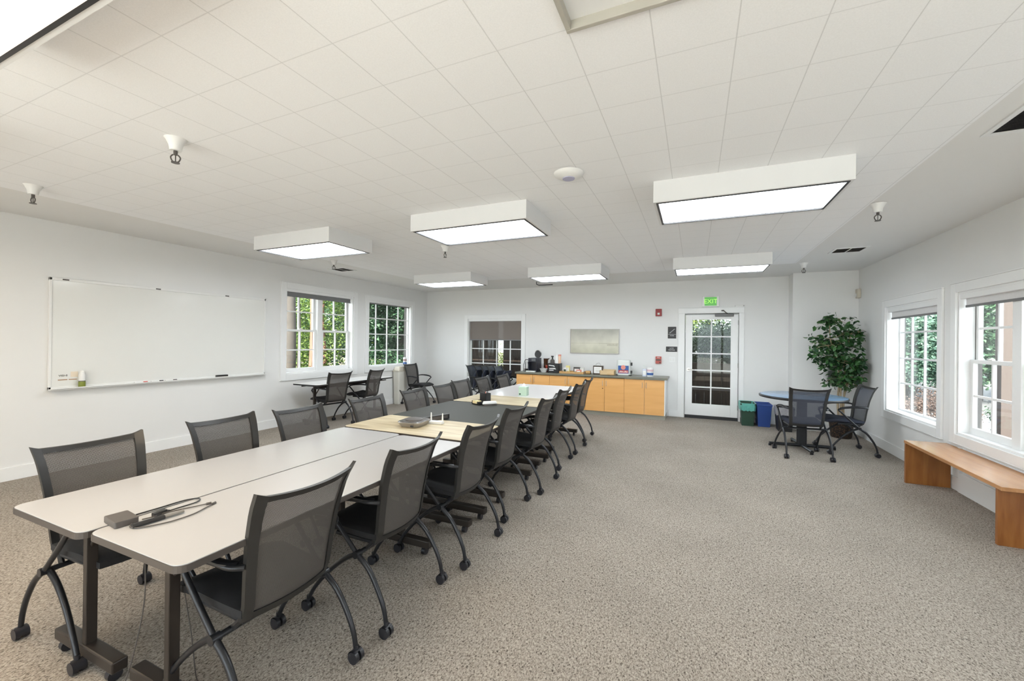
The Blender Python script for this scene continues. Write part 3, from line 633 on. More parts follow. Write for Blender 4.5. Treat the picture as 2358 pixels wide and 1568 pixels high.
    for s in (-1, 1):
        x = s*.243
        b = MB().tube([(s*.205, -.196, .628), (x-s*.004, -.16, .636), (x, -.07, .638), (x, .06, .626), (x, .130, .606), (x, .138, .588), (x, .105, .560), (x, .02, .470), (x, -.09, .362)], .0115, 10, 4)
        b.tube([(s*.212, -.170, .640), (x-s*.002, -.12, .648), (x, -.02, .650), (x, .075, .636), (x, .122, .620)], .014, 10, 3, flat=(.007, .020))
        b.build('armrest', M['blackm'], t, smooth=True)
        l = MB().tube([(x, -.09, .362), (x+s*.002, -.17, .300), (x+s*.005, -.235, .205), (x+s*.006, -.272, .125), (x+s*.007, -.285, .060)], .0125, 10, 4, rs=(.014, .0105)).cyl((x-s*.018, -.09, .362), (x+s*.016, -.09, .362), .019, 12).build('leg', M['blackm'], t, smooth=True)
        caster(l, (x+s*.007, -.288))
        x2 = s*.225
        l = MB().tube([(x2, -.09, .360), (x2+s*.004, .0, .315), (x2+s*.012, .10, .235), (x2+s*.022, .19, .135), (x2+s*.026, .235, .060)], .0125, 10, 4, rs=(.014, .0105)).build('leg', M['blackm'], t, smooth=True)
        caster(l, (x2+s*.026, .238))
    return t
A = PI/2
CHAIRS = [
 ('R', 1, -1.685, 1.195, 1.559, 'nearest and largest mesh chair, its back to us, right of the near table'),
 ('R', 2, -1.668, 1.868, 1.585, 'mesh chair second from the front along the right side of the long table'),
 ('R', 3, -1.622, 2.562, 1.575, 'mesh chair third from the front on the right side, by the wood table'),
 ('R', 4, -1.678, 3.290, 1.568, 'mesh chair fourth from the front on the right side, at the dark tabletop'),
 ('R', 5, -1.624, 3.987, 1.574, 'mesh chair fifth from the front on the right side, by the dark top'),
 ('R', 6, -1.690, 4.775, 1.58, 'mesh chair sixth from the front on the right side, past the dark tabletop'),
 ('R', 7, -1.690, 5.500, 1.565, 'second farthest mesh chair on the right side of the long table'),
 ('R', 8, -1.750, 6.215, 1.57, 'farthest mesh chair on the right side, seen against the honey cabinets'),
 ('L', 1, -2.690, 1.135, -1.545, 'nearest mesh chair on the whiteboard side, beside the near tabletop corner'),
 ('L', 2, -2.735, 1.835, -1.561, 'mesh chair second from the front on the whiteboard side of the long table'),
 ('L', 3, -2.665, 2.385, -1.562, 'mesh chair third from the front on the whiteboard side of the table'),
 ('L', 4, -2.620, 3.100, -1.557, 'taupe looking mesh chair at the near left corner of the dark tabletop'),
 ('L', 5, -2.640, 3.849, -1.566, 'mesh chair fifth from the front on the whiteboard side, by the dark tabletop'),
 ('L', 6, -2.653, 4.470, -1.565, 'mesh chair sixth from the front on the whiteboard side, beside the second wood table'),
 ('L', 7, -2.760, 5.080, -1.57, 'mesh chair seventh from the front on the whiteboard side of the long table'),
 ('L', 8, -2.720, 5.640, -1.571, 'second farthest mesh chair on the whiteboard side, in front of the nested navy chairs'),
 ('L', 9, -2.640, 6.200, -1.574, 'farthest mesh chair on the whiteboard side, near the cabinet end'),
 ('W', 1, -5.720, 5.236, 1.446, 'mesh chair pulled up to the narrow desk under the first left window, nearer of two'),
 ('W', 2, -5.700, 6.019, 1.712, 'mesh chair at the far part of the narrow desk, turned a little'),
 ('W', 3, -5.790, 7.855, -1.60, 'mesh chair in the far left corner facing the room, empty seat showing')]
proto = make_chair(); used = False
for k, n, x, y, a, lab in CHAIRS:
    place(proto, used, (x, y, 0), a, lab, {'R': 'mesh chairs along the right side of the long table', 'L': 'mesh chairs along the whiteboard side of the long table', 'W': 'mesh chairs by the left windows'}[k]); used = True
pn = make_chair(navy=True)
place(pn, False, (1.309, 6.600, 0), .103, 'navy mesh chair with its back to us at the round blue table', 'navy chairs at the round table')
place(pn, True, (1.875, 7.063, 0), 1.677, 'navy mesh chair at the round table beside the right window wall, seen side on', 'navy chairs at the round table')
pf = make_chair(folded=True, navy=True)
fl = ['leftmost nested navy chair, outermost of the row below the back window', 'second nested navy chair from the left below the back window', 'middle nested navy chair below the back window', 'fourth nested navy chair from the left below the back window', 'rightmost nested navy chair, next to the cabinet end']
for i, x in enumerate((-4.43, -4.23, -4.06, -3.90, -3.74)):
    place(pf, i > 0, (x-.04, 8.40, 0), -A, fl[i], 'nested navy chairs below the back window')

# ------------------------------------------------------------ tables
def table(name, lab, x0, x1, y0, y1, mt, zt=.74, r=.04, foot='X', inset=.20, group=None, me=M['edge'], fo=.04, ox=0):
    cx, cy = (x0+x1)/2, (y0+y1)/2
    t = thing(name, lab, 'table', (cx, cy, 0), 0, group); hx, hy = (x1-x0)/2, (y1-y0)/2
    MB().rrect(-hx, hx, -hy, hy, zt-.026, zt-.003, r).build('edge_band', me, t, smooth=False)
    MB().rrect(-hx+.003, hx-.003, -hy+.003, hy-.003, zt-.004, zt, r).build('tabletop', mt, t, bevel=.001)
    def base_(px, py, along):
        b = MB(); L = (hx if along == 'X' else hy)-fo; px += ox
        if along == 'X':
            b.box(px-.016, px+.016, py-.020, py+.020, .09, zt-.05)
            b.box(px-L*.7, px+L*.7, py-.02, py+.02, zt-.06, zt-.03)
            b.tube([(px, py, zt-.22), (px+.13, py, zt-.05)], .009, 8)
        else:
            b.box(px-.022, px+.022, py-.03, py+.03, .09, zt-.05); b.box(px-.02, px+.02, py-L*.7, py+L*.7, zt-.06, zt-.03)
        lg = b.build('leg', M['browmet'], t, bevel=.003)
        f = MB()
        if along == 'X': f.box(px-L, px+L, py-.028, py+.028, .052, .102)
        else: f.box(px-.028, px+.028, py-L, py+L, .052, .102)
        fo_ = f.build('foot_bar', M['browmet'], lg, bevel=.006)
        for s in (-1, 1):
            q = (px+s*(L-.05), py) if along == 'X' else (px, py+s*(L-.05))
            cst = MB().cyl((q[0]-.014, q[1], .026), (q[0]+.014, q[1], .026), .026, 16).cyl((q[0], q[1], .03), (q[0], q[1], .056), .01, 8).build('caster', M['rubber'], lg, smooth=True)
    if foot == 'X': base_(0, -hy+inset, 'X'); base_(0, hy-inset, 'X')
    else: base_(-hx+inset, 0, 'Y'); base_(hx-inset, 0, 'Y')
    b = MB()
    if foot == 'X': 
        b.box(-.018, .018, -hy+inset, hy-inset, zt-.10, zt-.065)
        for s in (-1, 1): b.tube([(s*hx*.72, -hy+.12, zt-.055), (s*hx*.72, hy-.12, zt-.055)], .010, 8)
    else: b.box(-hx+inset, hx-inset, -.018, .018, zt-.10, zt-.065)
    b.build('underframe', M['browmet'], t)
    return t
table('folding_table', 'near long table with pale grey top on the whiteboard side, closest to the camera', -2.645, -2.052, .745, 2.565, M['lam'], ox=-.11, inset=.19, group='tables of the long meeting row')
table('folding_table', 'near long table with pale grey top on the carpet side, adapter and cables on it', -2.046, -1.475, .765, 2.545, M['lam'], ox=-.11, inset=.19, group='tables of the long meeting row')
table('folding_table', 'first pale wood grain table holding the silver speakerphone', -2.675, -1.505, 2.585, 3.175, M['ash'], zt=.742, foot='X', inset=.17, group='tables of the long meeting row')
table('folding_table', 'wide dark graphite table in the middle of the row', -2.680, -1.520, 3.185, 4.265, M['darklam'], zt=.738, foot='X', group='tables of the long meeting row')
table('folding_table', 'second pale wood grain table beyond the dark one', -2.675, -1.560, 4.275, 4.925, M['ash'], zt=.742, foot='X', inset=.17, group='tables of the long meeting row')
table('folding_table', 'farthest table of the row with white top and tissue box', -2.715, -1.620, 4.935, 6.50, M['lamw'], zt=.74, foot='X', group='tables of the long meeting row')
table('narrow_desk', 'narrow white desk with black edge under the first left window', -6.10, -5.52, 4.80, 6.62, M['lamw'], zt=.72, me=M['black'])

# round table
t = thing('round_table', 'round pale blue topped table with black rim near the right corner', 'table', (1.395, 7.03, 0))
MB().lathe([(.50, .700), (.522, .706), (.528, .722), (.522, .737)], n=64).build('table_rim', M['black'], t, smooth=True)
MB().lathe([(.515, .735), (.516, .7395), (.512, .741)], n=64).build('tabletop', M['blulam'], t, smooth=True)
MB().rrect(-.06, .06, -.03, .03, .05, .70, .02).box(-.15, .15, -.15, .15, .685, .70).build('pedestal', M['blackm'], t, bevel=.003)
for a in (0, A):
    c, s = math.cos(a+.1), math.sin(a+.1)
    MB().tube([(-.40*c, -.40*s, .035), (.40*c, .40*s, .035)], .022, 10).tube([(.39*c, .39*s, 0), (.39*c, .39*s, .03)], .02, 10).tube([(-.39*c, -.39*s, 0), (-.39*c, -.39*s, .03)], .02, 10).build('foot_bar', M['blackm'], t, smooth=True)

# ------------------------------------------------------------ bench
t = thing('wooden_bench', 'honey brown plank bench along the right wall under the windows', 'bench', (2.23, 4.98, 0))
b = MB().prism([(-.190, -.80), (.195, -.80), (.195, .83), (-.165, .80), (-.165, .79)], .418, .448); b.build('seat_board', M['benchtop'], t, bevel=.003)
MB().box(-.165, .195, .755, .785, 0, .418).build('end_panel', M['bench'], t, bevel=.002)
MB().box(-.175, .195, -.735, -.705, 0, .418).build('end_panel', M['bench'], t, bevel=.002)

# ------------------------------------------------------------ whiteboard
WY0, WY1, WZ0, WZ1 = 2.03, 4.455, .885, 2.09
t = thing('whiteboard', 'large white framed whiteboard on the left wall', 'whiteboard', (XL, WY0, WZ0))
Lw, Hw = WY1-WY0, WZ1-WZ0
MB().box(.004, .016, .01, Lw-.01, .01, Hw-.01).build('writing_surface', mat('whiteboard_gloss', (.80, .80, .775, 1), .12, var=.01), t)
MB().box(.0, .026, 0, Lw, Hw-.03, Hw).box(.0, .026, 0, .022, 0, Hw).box(0, .026, Lw-.022, Lw, 0, Hw).box(0, .026, 0, Lw, 0, .03).build('board_frame', M['white'], t, bevel=.003)
MB().box(.016, .085, 0, Lw, -.004, .008).box(.079, .085, 0, Lw, .0, .018).build('marker_tray', M['white'], t, bevel=.002)
b = MB()
for yy in (.10, .95, 1.80): b.box(.016, .032, yy, yy+.05, Hw-.022, Hw-.008)
b.build('map_clip', M['dgrey'], t)
text('board_lettering', 'VISI-8', .030, M['dgrey'], t, (.0175, .115, .145), '+X')
MB().box(.0165, .0175, .075, .150, .095, .105).box(.0165, .0175, .160, .225, .095, .105).build('board_label', mat('label_brown', (.42, .26, .16, 1), .6), t)
MB().box(.0165, .0172, .175, .235, .125, .185).build('board_sticker', mat('sticker_cream', (.78, .68, .55, 1), .6), t)
zt = WZ0+.008
t = thing('spray_cleaner', 'white and green cleaner bottle standing on the whiteboard tray', 'bottle', (XL+.052, 2.285, zt))
MB().lathe([(.026, 0), (.029, .005), (.029, .062), (.027, .067)]).build('green_label', M['green'], t, smooth=True)
MB().lathe([(.027, .067), (.028, .135), (.022, .15)]).build('bottle_body', M['white'], t, smooth=True)
MB().lathe([(.0285, .066), (.0285, .074)]).build('dark_band', M['dgrey'], t)
MB().lathe([(.022, .15), (.02, .175), (.010, .185)]).build('bottle_cap', M['paper'], t, smooth=True)
def marker(y, c, lab, ln=.13, dx=.05):
    t = thing('marker_pen', lab, 'marker', (XL+dx, y, zt+.009), 0, 'markers on the whiteboard tray')
    MB().cyl((0, 0, 0), (0, ln*.68, 0), .0085, 12).build('marker_barrel', M['white'], t, smooth=True)
    MB().cyl((0, ln*.66, 0), (0, ln, 0), .0095, 12).build('marker_cap', c, t, smooth=True)
marker(2.76, M['redl'], 'red capped marker on the whiteboard tray'); marker(2.93, M['black'], 'black capped marker right of the red one on the tray', dx=.045); marker(3.08, M['dgrey'], 'grey marker farthest right in the marker group on the tray')
t = thing('board_eraser', 'dark felt eraser on the right part of the whiteboard tray', 'eraser', (XL+.05, 3.78, zt)); MB().box(-.022, .022, -.075, .075, 0, .018).build('felt_pad', M['dgrey'], t); MB().rrect(-.024, .024, -.078, .078, .018, .034, .01).build('eraser_grip', M['black'], t, bevel=.003)

# ------------------------------------------------------------ cabinets and worktop
cb = [-3.535, -2.78, -2.012, -1.252, -.50]
ZT = .800
cn = ['honey maple cabinet at the window end of the counter', 'honey maple cabinet second from the window, partly behind the white table', 'honey maple cabinet third from the window with a round lock', 'honey maple cabinet at the door end of the counter']
for i in range(4):
    x0, x1 = cb[i], cb[i+1]; w = x1-x0
    t = thing('base_cabinet', cn[i], 'cabinet', ((x0+x1)/2, 8.54, 0), 0, 'maple base cabinets'); h = w/2
    b = MB().box(-h+.001, h-.001, -.268, .29, .085, ZT-.037); b.build('carcass', mat('cabinet_carcass', (.10, .05, .02, 1), .6) if i < 3 else M['trim'], t)
    MB().box(-h+.001, h-.001, -.235, .29, 0, .085).build('toe_kick', mat('grey_toe_kick', (.40, .39, .33, 1), .5), t)
    for s in (-1, 1):
        a0, a1 = (-h+.002, -.0025) if s < 0 else (.0025, h-(.002 if i < 3 else .016))
        d = MB().box(a0, a1, -.288, -.268, .088, ZT-.048).build('door', M['maple'], t, bevel=.0015)
        hx = s*.036
        MB().tube([(hx, -.288, .695), (hx, -.312, .690), (hx, -.312, .600), (hx, -.288, .595)], .0045, 8).build('handle', M['nickel'], d, smooth=True)
        if s < 0 and i in (1, 2): MB().cyl((hx, -.292, .545), (hx, -.287, .545), .010, 14).build('lock', M['dkbrown'], d)
    if i == 3: MB().box(h-.014, h, -.288, .29, .088, ZT-.037).build('end_panel', M['trim'], t)
t = tag(MB().box(0, 3.10, 0, .62, -.037, 0).build('worktop', M['ctop'], loc=(-3.56, 8.22, ZT), bevel=.006), 'long grey green worktop over the honey cabinets', 'worktop')

YC = 8.50
def on(name, lab, cat, x, y=YC, z=ZT, rz=0, g=None): return thing(name, lab, cat, (x, y, z), rz, g)
t = on('mug_rack', 'black mug carousel at the window end of the worktop', 'rack', -3.415, 8.55)
MB().lathe([(.085, 0), (.085, .008)]).build('rack_base', M['blackm'], t); b = MB()
for k in range(8):
    a = k*PI/4; b.tube([(.075*math.cos(a), .075*math.sin(a), .005), (.08*math.cos(a), .08*math.sin(a), .14), (.05*math.cos(a), .05*math.sin(a), .21)], .005, 6)
b.tube([(-.05, 0, .21), (-.03, 0, .25), (.03, 0, .25), (.05, 0, .21)], .008, 8, 3); b.build('rack_wires', M['blackm'], t)
for k in range(4):
    q = on('coffee_pod', 'dark coffee pod inside the black carousel', 'pod', -3.415+.035*math.cos(k*A+.5), 8.55+.035*math.sin(k*A+.5), ZT+.008, 0, 'pods in the carousel')
    MB().lathe([(.018, 0), (.025, .045), (.027, .047)], n=14).build('pod_cup', M['dgrey' if k % 2 else 'silver'], q, smooth=True); MB().lathe([(.024, .047), (.024, .049)], n=14).build('pod_lid', M['paper'], q)
t = on('coffee_maker', 'dark navy coffee maker with its round lid standing open', 'coffee maker', -3.19, 8.50)
nb = mat('navy_plastic', (.018, .02, .032, 1), .35)
MB().rrect(-.115, .085, -.02, .16, 0, .30, .02).rrect(-.115, .085, -.16, -.02, .215, .30, .02).build('machine_body', nb, t, bevel=.004)
MB().box(-.11, .08, -.16, -.02, 0, .03).box(-.115, -.10, -.15, 0, 0, .22).box(.07, .085, -.15, 0, 0, .22).build('drip_base', nb, t)
MB().box(-.03, .055, -.165, -.16, .235, .285).build('control_panel', mat('panel_grey', (.12, .13, .14, 1), .3), t)
MB().box(-.14, .07, -.215, -.155, .0, .028).build('drip_tray', M['frost'], t, bevel=.004)
b = MB().tube([(.035, .05, .395), (.035, .075, .39)], .075, 28); b.v = [(x, y, .30+(z-.32)*1.1) for x, y, z in b.v]; b.build('open_lid', M['black'], t, smooth=True)
MB().tube([(.035-.07*math.cos(a), .047, .385+.082*math.sin(a)) for a in [i*PI/12+.6 for i in range(9)]], .006, 6).build('lid_rim', M['silver'], t)
t = on('carafe', 'dark amber pitcher beside the coffee maker', 'pitcher', -2.985, 8.60)
MB().lathe([(.045, 0), (.05, .01), (.045, .15), (.05, .27), (.055, .29)]).build('pitcher_body', M['amber'], t, smooth=True); MB().add([(.04, -.02, .29), (.095, 0, .30), (.04, .02, .29), (.045, 0, .25)], [(0, 1, 2), (0, 3, 1), (1, 3, 2), (0, 2, 3)]).build('spout', M['dkbrown'], t)
t = on('white_bowl', 'white bowl heaped with creamer pods, in front of the red bowl', 'bowl', -2.965, 8.42)
MB().lathe([(.05, 0), (.055, .005), (.088, .075), (.092, .08), (.084, .078), (.06, .02)], n=28).build('bowl_body', M['white'], t, smooth=True)
for k, (a, r, z) in enumerate([(0, 0, .085), (.5, .042, .068), (1.7, .042, .07), (2.9, .042, .066), (4.1, .042, .07), (5.2, .042, .068)]):
    q = on('creamer_cup', 'little white creamer cup in the white bowl', 'creamer', -2.965+r*math.cos(a), 8.42+r*math.sin(a), ZT+z-.018, a, 'creamers in the white bowl')
    MB().lathe([(.012, 0), (.018, .022), (.021, .024)], n=12).build('cup', M['paper'], q, smooth=True); MB().lathe([(.018, .0245), (.018, .026)], n=12).build('foil', M['white'], q)
t = on('red_bowl', 'red bowl behind the white bowl of creamers', 'bowl', -2.93, 8.62); MB().lathe([(.05, 0), (.07, .06), (.085, .14), (.08, .14), (.05, .02)], n=28).build('bowl_body', M['redl'], t, smooth=True); MB().lathe([(.082, .135), (.085, .143)], n=28).build('rim', M['coral'], t)
t = on('condiment_bin', 'black printed organizer bin holding bottles', 'organizer', -2.735, 8.48)
MB().box(-.135, .125, -.10, -.085, 0, .20).box(-.135, .125, .085, .10, 0, .20).box(-.135, -.12, -.10, .10, 0, .20).box(.11, .125, -.10, .10, 0, .20).box(-.135, .125, -.10, .10, 0, .01).build('bin_walls', M['black'], t, bevel=.003)
b = MB().add([(-.11, -.1012, .165), (.01, -.1012, .155), (.03, -.1012, .125), (-.02, -.1012, .14), (-.11, -.1012, .15)], [(0, 1, 2, 3, 4)]); b.add([(-.10, -.1012, .095), (.03, -.1012, .105), (.06, -.1012, .075), (-.10, -.1012, .08)], [(0, 1, 2, 3)])
b.box(-.10, .0, -.1016, -.101, .045, .06); b.build('printed_marks', M['lettering'], t)
def bottle(x, y, prof, m, cap, capm, lab, name='bottle', z=ZT+.01, extra=None):
    t = on(name, lab, 'bottle', x, y, z); MB().lathe(prof, n=20).build('bottle_body', m, t, smooth=True); cap.build('bottle_cap', capm, t, smooth=True); return t
bottle(-2.80, 8.50, [(.045, 0), (.048, .01), (.046, .25), (.02, .275)], M['dgrey'], MB().cyl((0, 0, .27), (0, 0, .33), .016).box(-.03, .025, -.008, .008, .32, .345), M['black'], 'dark pump bottle in the black organizer bin')
bottle(-2.705, 8.50, [(.035, 0), (.037, .01), (.036, .32), (.014, .36)], M['white'], MB().lathe([(.013, .36), (.009, .43)]), M['white'], 'tall white bottle in the black organizer bin')
bottle(-2.645, 8.52, [(.030, 0), (.031, .01), (.031, .335), (.028, .345)], M['peach'], MB().lathe([(.032, .345), (.032, .375)]), M['coral'], 'peach bottle with coral cap in the black organizer bin')
t = on('serving_tray', 'tan wooden tray on the worktop below the picture', 'tray', -2.33, 8.46)
MB().prism([(-.25, -.13), (.22, -.13), (.25, .13), (-.25, .13)], 0, .012).box(-.25, .23, -.14, -.128, 0, .045).box(-.25, .25, .128, .14, 0, .045).box(-.262, -.25, -.14, .14, 0, .045).box(.23, .25, -.14, .14, 0, .045).build('tray_body', M['tan'], t, bevel=.003)
for x, y, w, h, m, l in ((-2.50, 8.44, .035, .10, 'paper', 'white and green tea packet at the left end of the tray'), (-2.455, 8.50, .04, .145, 'ygreen', 'pale yellow tea packet standing tall in the tray'), (-2.26, 8.50, .07, .12, 'dgrey', 'dark patterned tea box in the middle of the tray'), (-2.20, 8.43, .05, .07, 'coral', 'small pink packet in the tray in front of the dark box'), (-2.15, 8.50, .04, .11, 'frost', 'pale packet right of the dark tea box')):
    t = on('tea_packet', l, 'packet', x, y, ZT+.012, random.uniform(-.2, .2), 'packets standing in the tray')
    MB().box(-w, w, -.02, .02, 0, h).build('packet_box', M[m], t, bevel=.002); MB().box(-w*.7, w*.7, -.0212, -.0202, h*.25, h*.7).build('packet_print', M['dgreen'] if m == 'paper' else M['paper'], t)
t = on('wooden_jar', 'dark ended wooden cylinder lying right of the tray', 'jar', -2.00, 8.44, ZT+.035, .4); MB().cyl((-.06, 0, 0), (.03, 0, 0), .034, 20).build('jar_body', M['tan'], t, smooth=True); MB().cyl((.03, 0, 0), (.045, 0, 0), .035, 20).build('jar_lid', M['dkbrown'], t, smooth=True)
t = on('napkin_dispenser', 'black framed napkin dispenser with cream face and wire handle', 'dispenser', -1.81, 8.50)
MB().rrect(-.10, .10, -.06, .06, 0, .178, .02).build('dispenser_case', M['dkbrown'], t, bevel=.004); MB().box(-.078, .078, -.064, -.058, .025, .155).build('face_plate', M['paper'], t)
MB().tube([(-.05, 0, .178), (-.04, 0, .215), (.02, 0, .23), (.05, 0, .178)], .004, 6, 4).build('wire_handle', M['steel'], t)
q = MB()
for k, z_ in enumerate((.115, .075, .067)): q.box(-.05+.006*k, .05-.004*k, -.0646, -.0639, z_, z_+.004)
q.build('face_print', mat('faint_print', (.5, .45, .38, 1), .6), t)
t = on('wooden_box', 'pale plywood box with open top beside the napkin dispenser', 'box', -1.60, 8.42)
MB().box(-.15, .145, -.08, -.068, 0, .095).box(-.15, .145, .068, .08, 0, .11).box(-.15, -.138, -.08, .08, 0, .095).box(.133, .145, -.08, .08, 0, .095).box(-.15, .145, -.08, .08, 0, .012).build('box_walls', M['lwood'], t, bevel=.002)
MB().box(.0, .14, -.0812, -.0804, .02, .03).build('box_groove', M['tan'], t)
t = on('snack_machine', 'rounded silver countertop box printed in red and blue', 'appliance', -1.285, 8.50)
MB().rrect(-.145, .12, -.1, .1, 0, .31, .05).build('machine_case', M['frost'], t, bevel=.02)
MB().box(-.152, .128, -.09, .09, 0, .02).box(.12, .15, -.03, .03, .04, .10).box(.12, .15, -.03, .03, .20, .26).build('black_fittings', M['black'], t)
MB().box(-.11, .095, -.1012, -.1004, .045, .20).build('dark_graphic', M['dblue'], t)
MB().box(-.10, .085, -.1025, -.1012, .055, .11).build('red_graphic', M['redl'], t)
MB().lathe([(.045, 0), (.045, .0015)], n=20).xf(Matrix.Translation((-.01, -.1025, .165)) @ Matrix.Rotation(PI/2, 4, 'X')).build('round_graphic', M['coral'], t)
q = MB()
for k in range(8): q.box(-.085+k*.021, -.085+k*.021+.013, -.1032, -.1025, .062+.004*(k % 2), .082+.005*((k*3) % 4))
q.build('white_print', M['lettering'], t)
t = on('hand_sanitizer', 'clear pump bottle of hand sanitizer near the counter end', 'bottle', -.90, 8.50)
MB().rrect(-.04, .04, -.03, .03, 0, .15, .015).build('bottle_body', mat('clear_blueish', (.66, .70, .80, 1), .2), t, bevel=.006); MB().cyl((0, 0, .15), (0, 0, .21), .012).box(-.03, .012, -.008, .008, .20, .22).build('pump', M['frost'], t)
MB().box(-.028, .028, -.0312, -.0302, .03, .11).build('bottle_label', M['paper'], t)
t = on('wipes_tub', 'white wipes tub with dark blue label at the counter end', 'tub', -.795, 8.49)
MB().lathe([(.058, 0), (.060, .005), (.060, .155), (.054, .165), (.05, .178)], n=28).build('tub_body', M['white'], t, smooth=True); MB().lathe([(.0612, .03), (.0612, .075)], n=28).build('blue_label', M['dblue'], t, smooth=True); MB().lathe([(.0612, .10), (.0612, .14)], n=28).build('pink_label', mat('pink_print', (.72, .52, .55, 1), .5), t, smooth=True)

# ------------------------------------------------------------ back wall fittings
t = thing('exit_sign', 'green lit EXIT sign above the glazed door', 'exit sign', (.268, YB, 2.165))
MB().box(-.145, .145, -.045, 0, 0, .20).build('sign_housing', M['white'], t, bevel=.004)
MB().box(-.105, .105, -.047, -.045, .02, .185).build('sign_face', emis('exit_green', (.10, .34, .08, 1), .26), t)
text('sign_lettering', 'EXIT', .115, emis('exit_letter', (.40, .85, .15, 1), .28), t, (0, -.0478, .10))
t = thing('stairs_sign', 'black tactile sign with a white stair symbol, left of the door', 'sign', (-.42, YB, 1.667))
MB().box(-.078, .078, -.006, 0, -.117, .117).build('sign_plate', M['black'], t, bevel=.002)
b = MB()
for k in range(6): b.box(-.05+k*.016, -.05+(k+1)*.016+.004, -.0072, -.006, -.01+k*.0145, -.01+k*.0145+.006).box(-.036+k*.016, -.032+k*.016, -.0072, -.006, -.01+k*.0145, -.01+(k+1)*.0145)
b.box(-.072, .072, -.0072, -.006, -.038, -.034)
b.build('stair_symbol', M['lettering'], t); text('sign_lettering', 'STAIRS', .026, M['lettering'], t, (0, -.0072, -.062))
t = thing('room_sign', 'wide black sign with two white lines of text, below the stairs sign', 'sign', (-.425, YB, 1.337))
MB().box(-.105, .105, -.006, 0, -.052, .052).build('sign_plate', M['black'], t, bevel=.002); text('sign_lettering', 'ALTO', .030, M['lettering'], t, (0, -.0072, .018)); text('sign_lettering', 'MEETING', .030, M['lettering'], t, (0, -.0072, -.018))
t = thing('alarm_strobe', 'dark red fire alarm horn strobe high on the back wall', 'alarm', (-.674, YB, 2.07))
MB().rrect(-.058, .058, -.045, 0, -.073, .073, .008).build('strobe_body', M['red'], t, bevel=.006); MB().box(-.02, .02, -.055, -.045, -.045, -.005).build('strobe_lens', M['frost'], t)
t = thing('fire_pull_station', 'red fire pull station on the back wall above the counter end', 'pull station', (-.668, YB, 1.114))
MB().rrect(-.055, .055, -.04, 0, -.073, .073, .008).build('station_body', mat('faded_red', (.5, .10, .08, 1), .4), t, bevel=.006); MB().box(-.045, .045, -.052, -.04, -.01, .015).build('pull_handle', M['dgrey'], t); text('station_lettering', 'FIRE', .03, M['lettering'], t, (0, -.041, .048)); MB().cyl((.03, -.046, -.05), (.03, -.04, -.05), .012).build('key_lock', M['black'], t)
t = thing('light_switch', 'white double light switch plate beside the door trim', 'switch', (-.415, YB, 1.125))
MB().box(-.058, .058, -.006, 0, -.06, .06).build('switch_plate', M['trim'], t, bevel=.003)
for s in (-1, 1): MB().box(s*.024-.014, s*.024+.014, -.012, -.006, -.028, .028).build('rocker', M['white'], t, bevel=.002)
t = thing('door_chime', 'slim white sensor box above the right end of the door trim', 'sensor', (.765, YB, 2.172)); MB().box(-.08, .08, -.03, 0, -.018, .018).build('sensor_case', M['white'], t, bevel=.006); MB().box(.055, .068, -.033, -.03, -.008, .004).build('sensor_eye', M['dgrey'], t)
t = thing('framed_picture', 'wide framed misty shore picture over the counter', 'picture', (-1.975, YB, 1.478))
hx, hz = .525, .263
MB().box(-hx, hx, -.03, 0, hz-.012, hz).box(-hx, hx, -.03, 0, -hz, -hz+.012).box(-hx, -hx+.012, -.03, 0, -hz, hz).box(hx-.012, hx, -.03, 0, -hz, hz).build('picture_frame', M['silver'], t)
MB().box(-hx+.012, hx-.012, -.022, -.004, -hz+.012, hz-.012).build('print', M['pic'], t)
b = MB().box(.10, hx-.013, -.0228, -.0222, -.048, -.044)
for k in range(9): b.box(.28+k*.025, .29+k*.025, -.0228, -.0222, -.095, -.062+.004*(k % 3))
b.box(.28, .50, -.0228, -.0222, -.068, -.064); b.build('jetty_lines', mat('ink_brown', (.40, .37, .28, 1), .7), t)
t = thing('motion_sensor', 'small beige motion sensor high in the far right corner', 'sensor', (XR-.001, 8.44, 2.30), 0); MB().rrect(-.055, 0, -.055, .03, -.075, .075, .012).build('sensor_case', M['beige'], t, bevel=.008); MB().box(-.057, -.054, -.03, .01, -.05, .0).build('sensor_lens', M['white'], t)

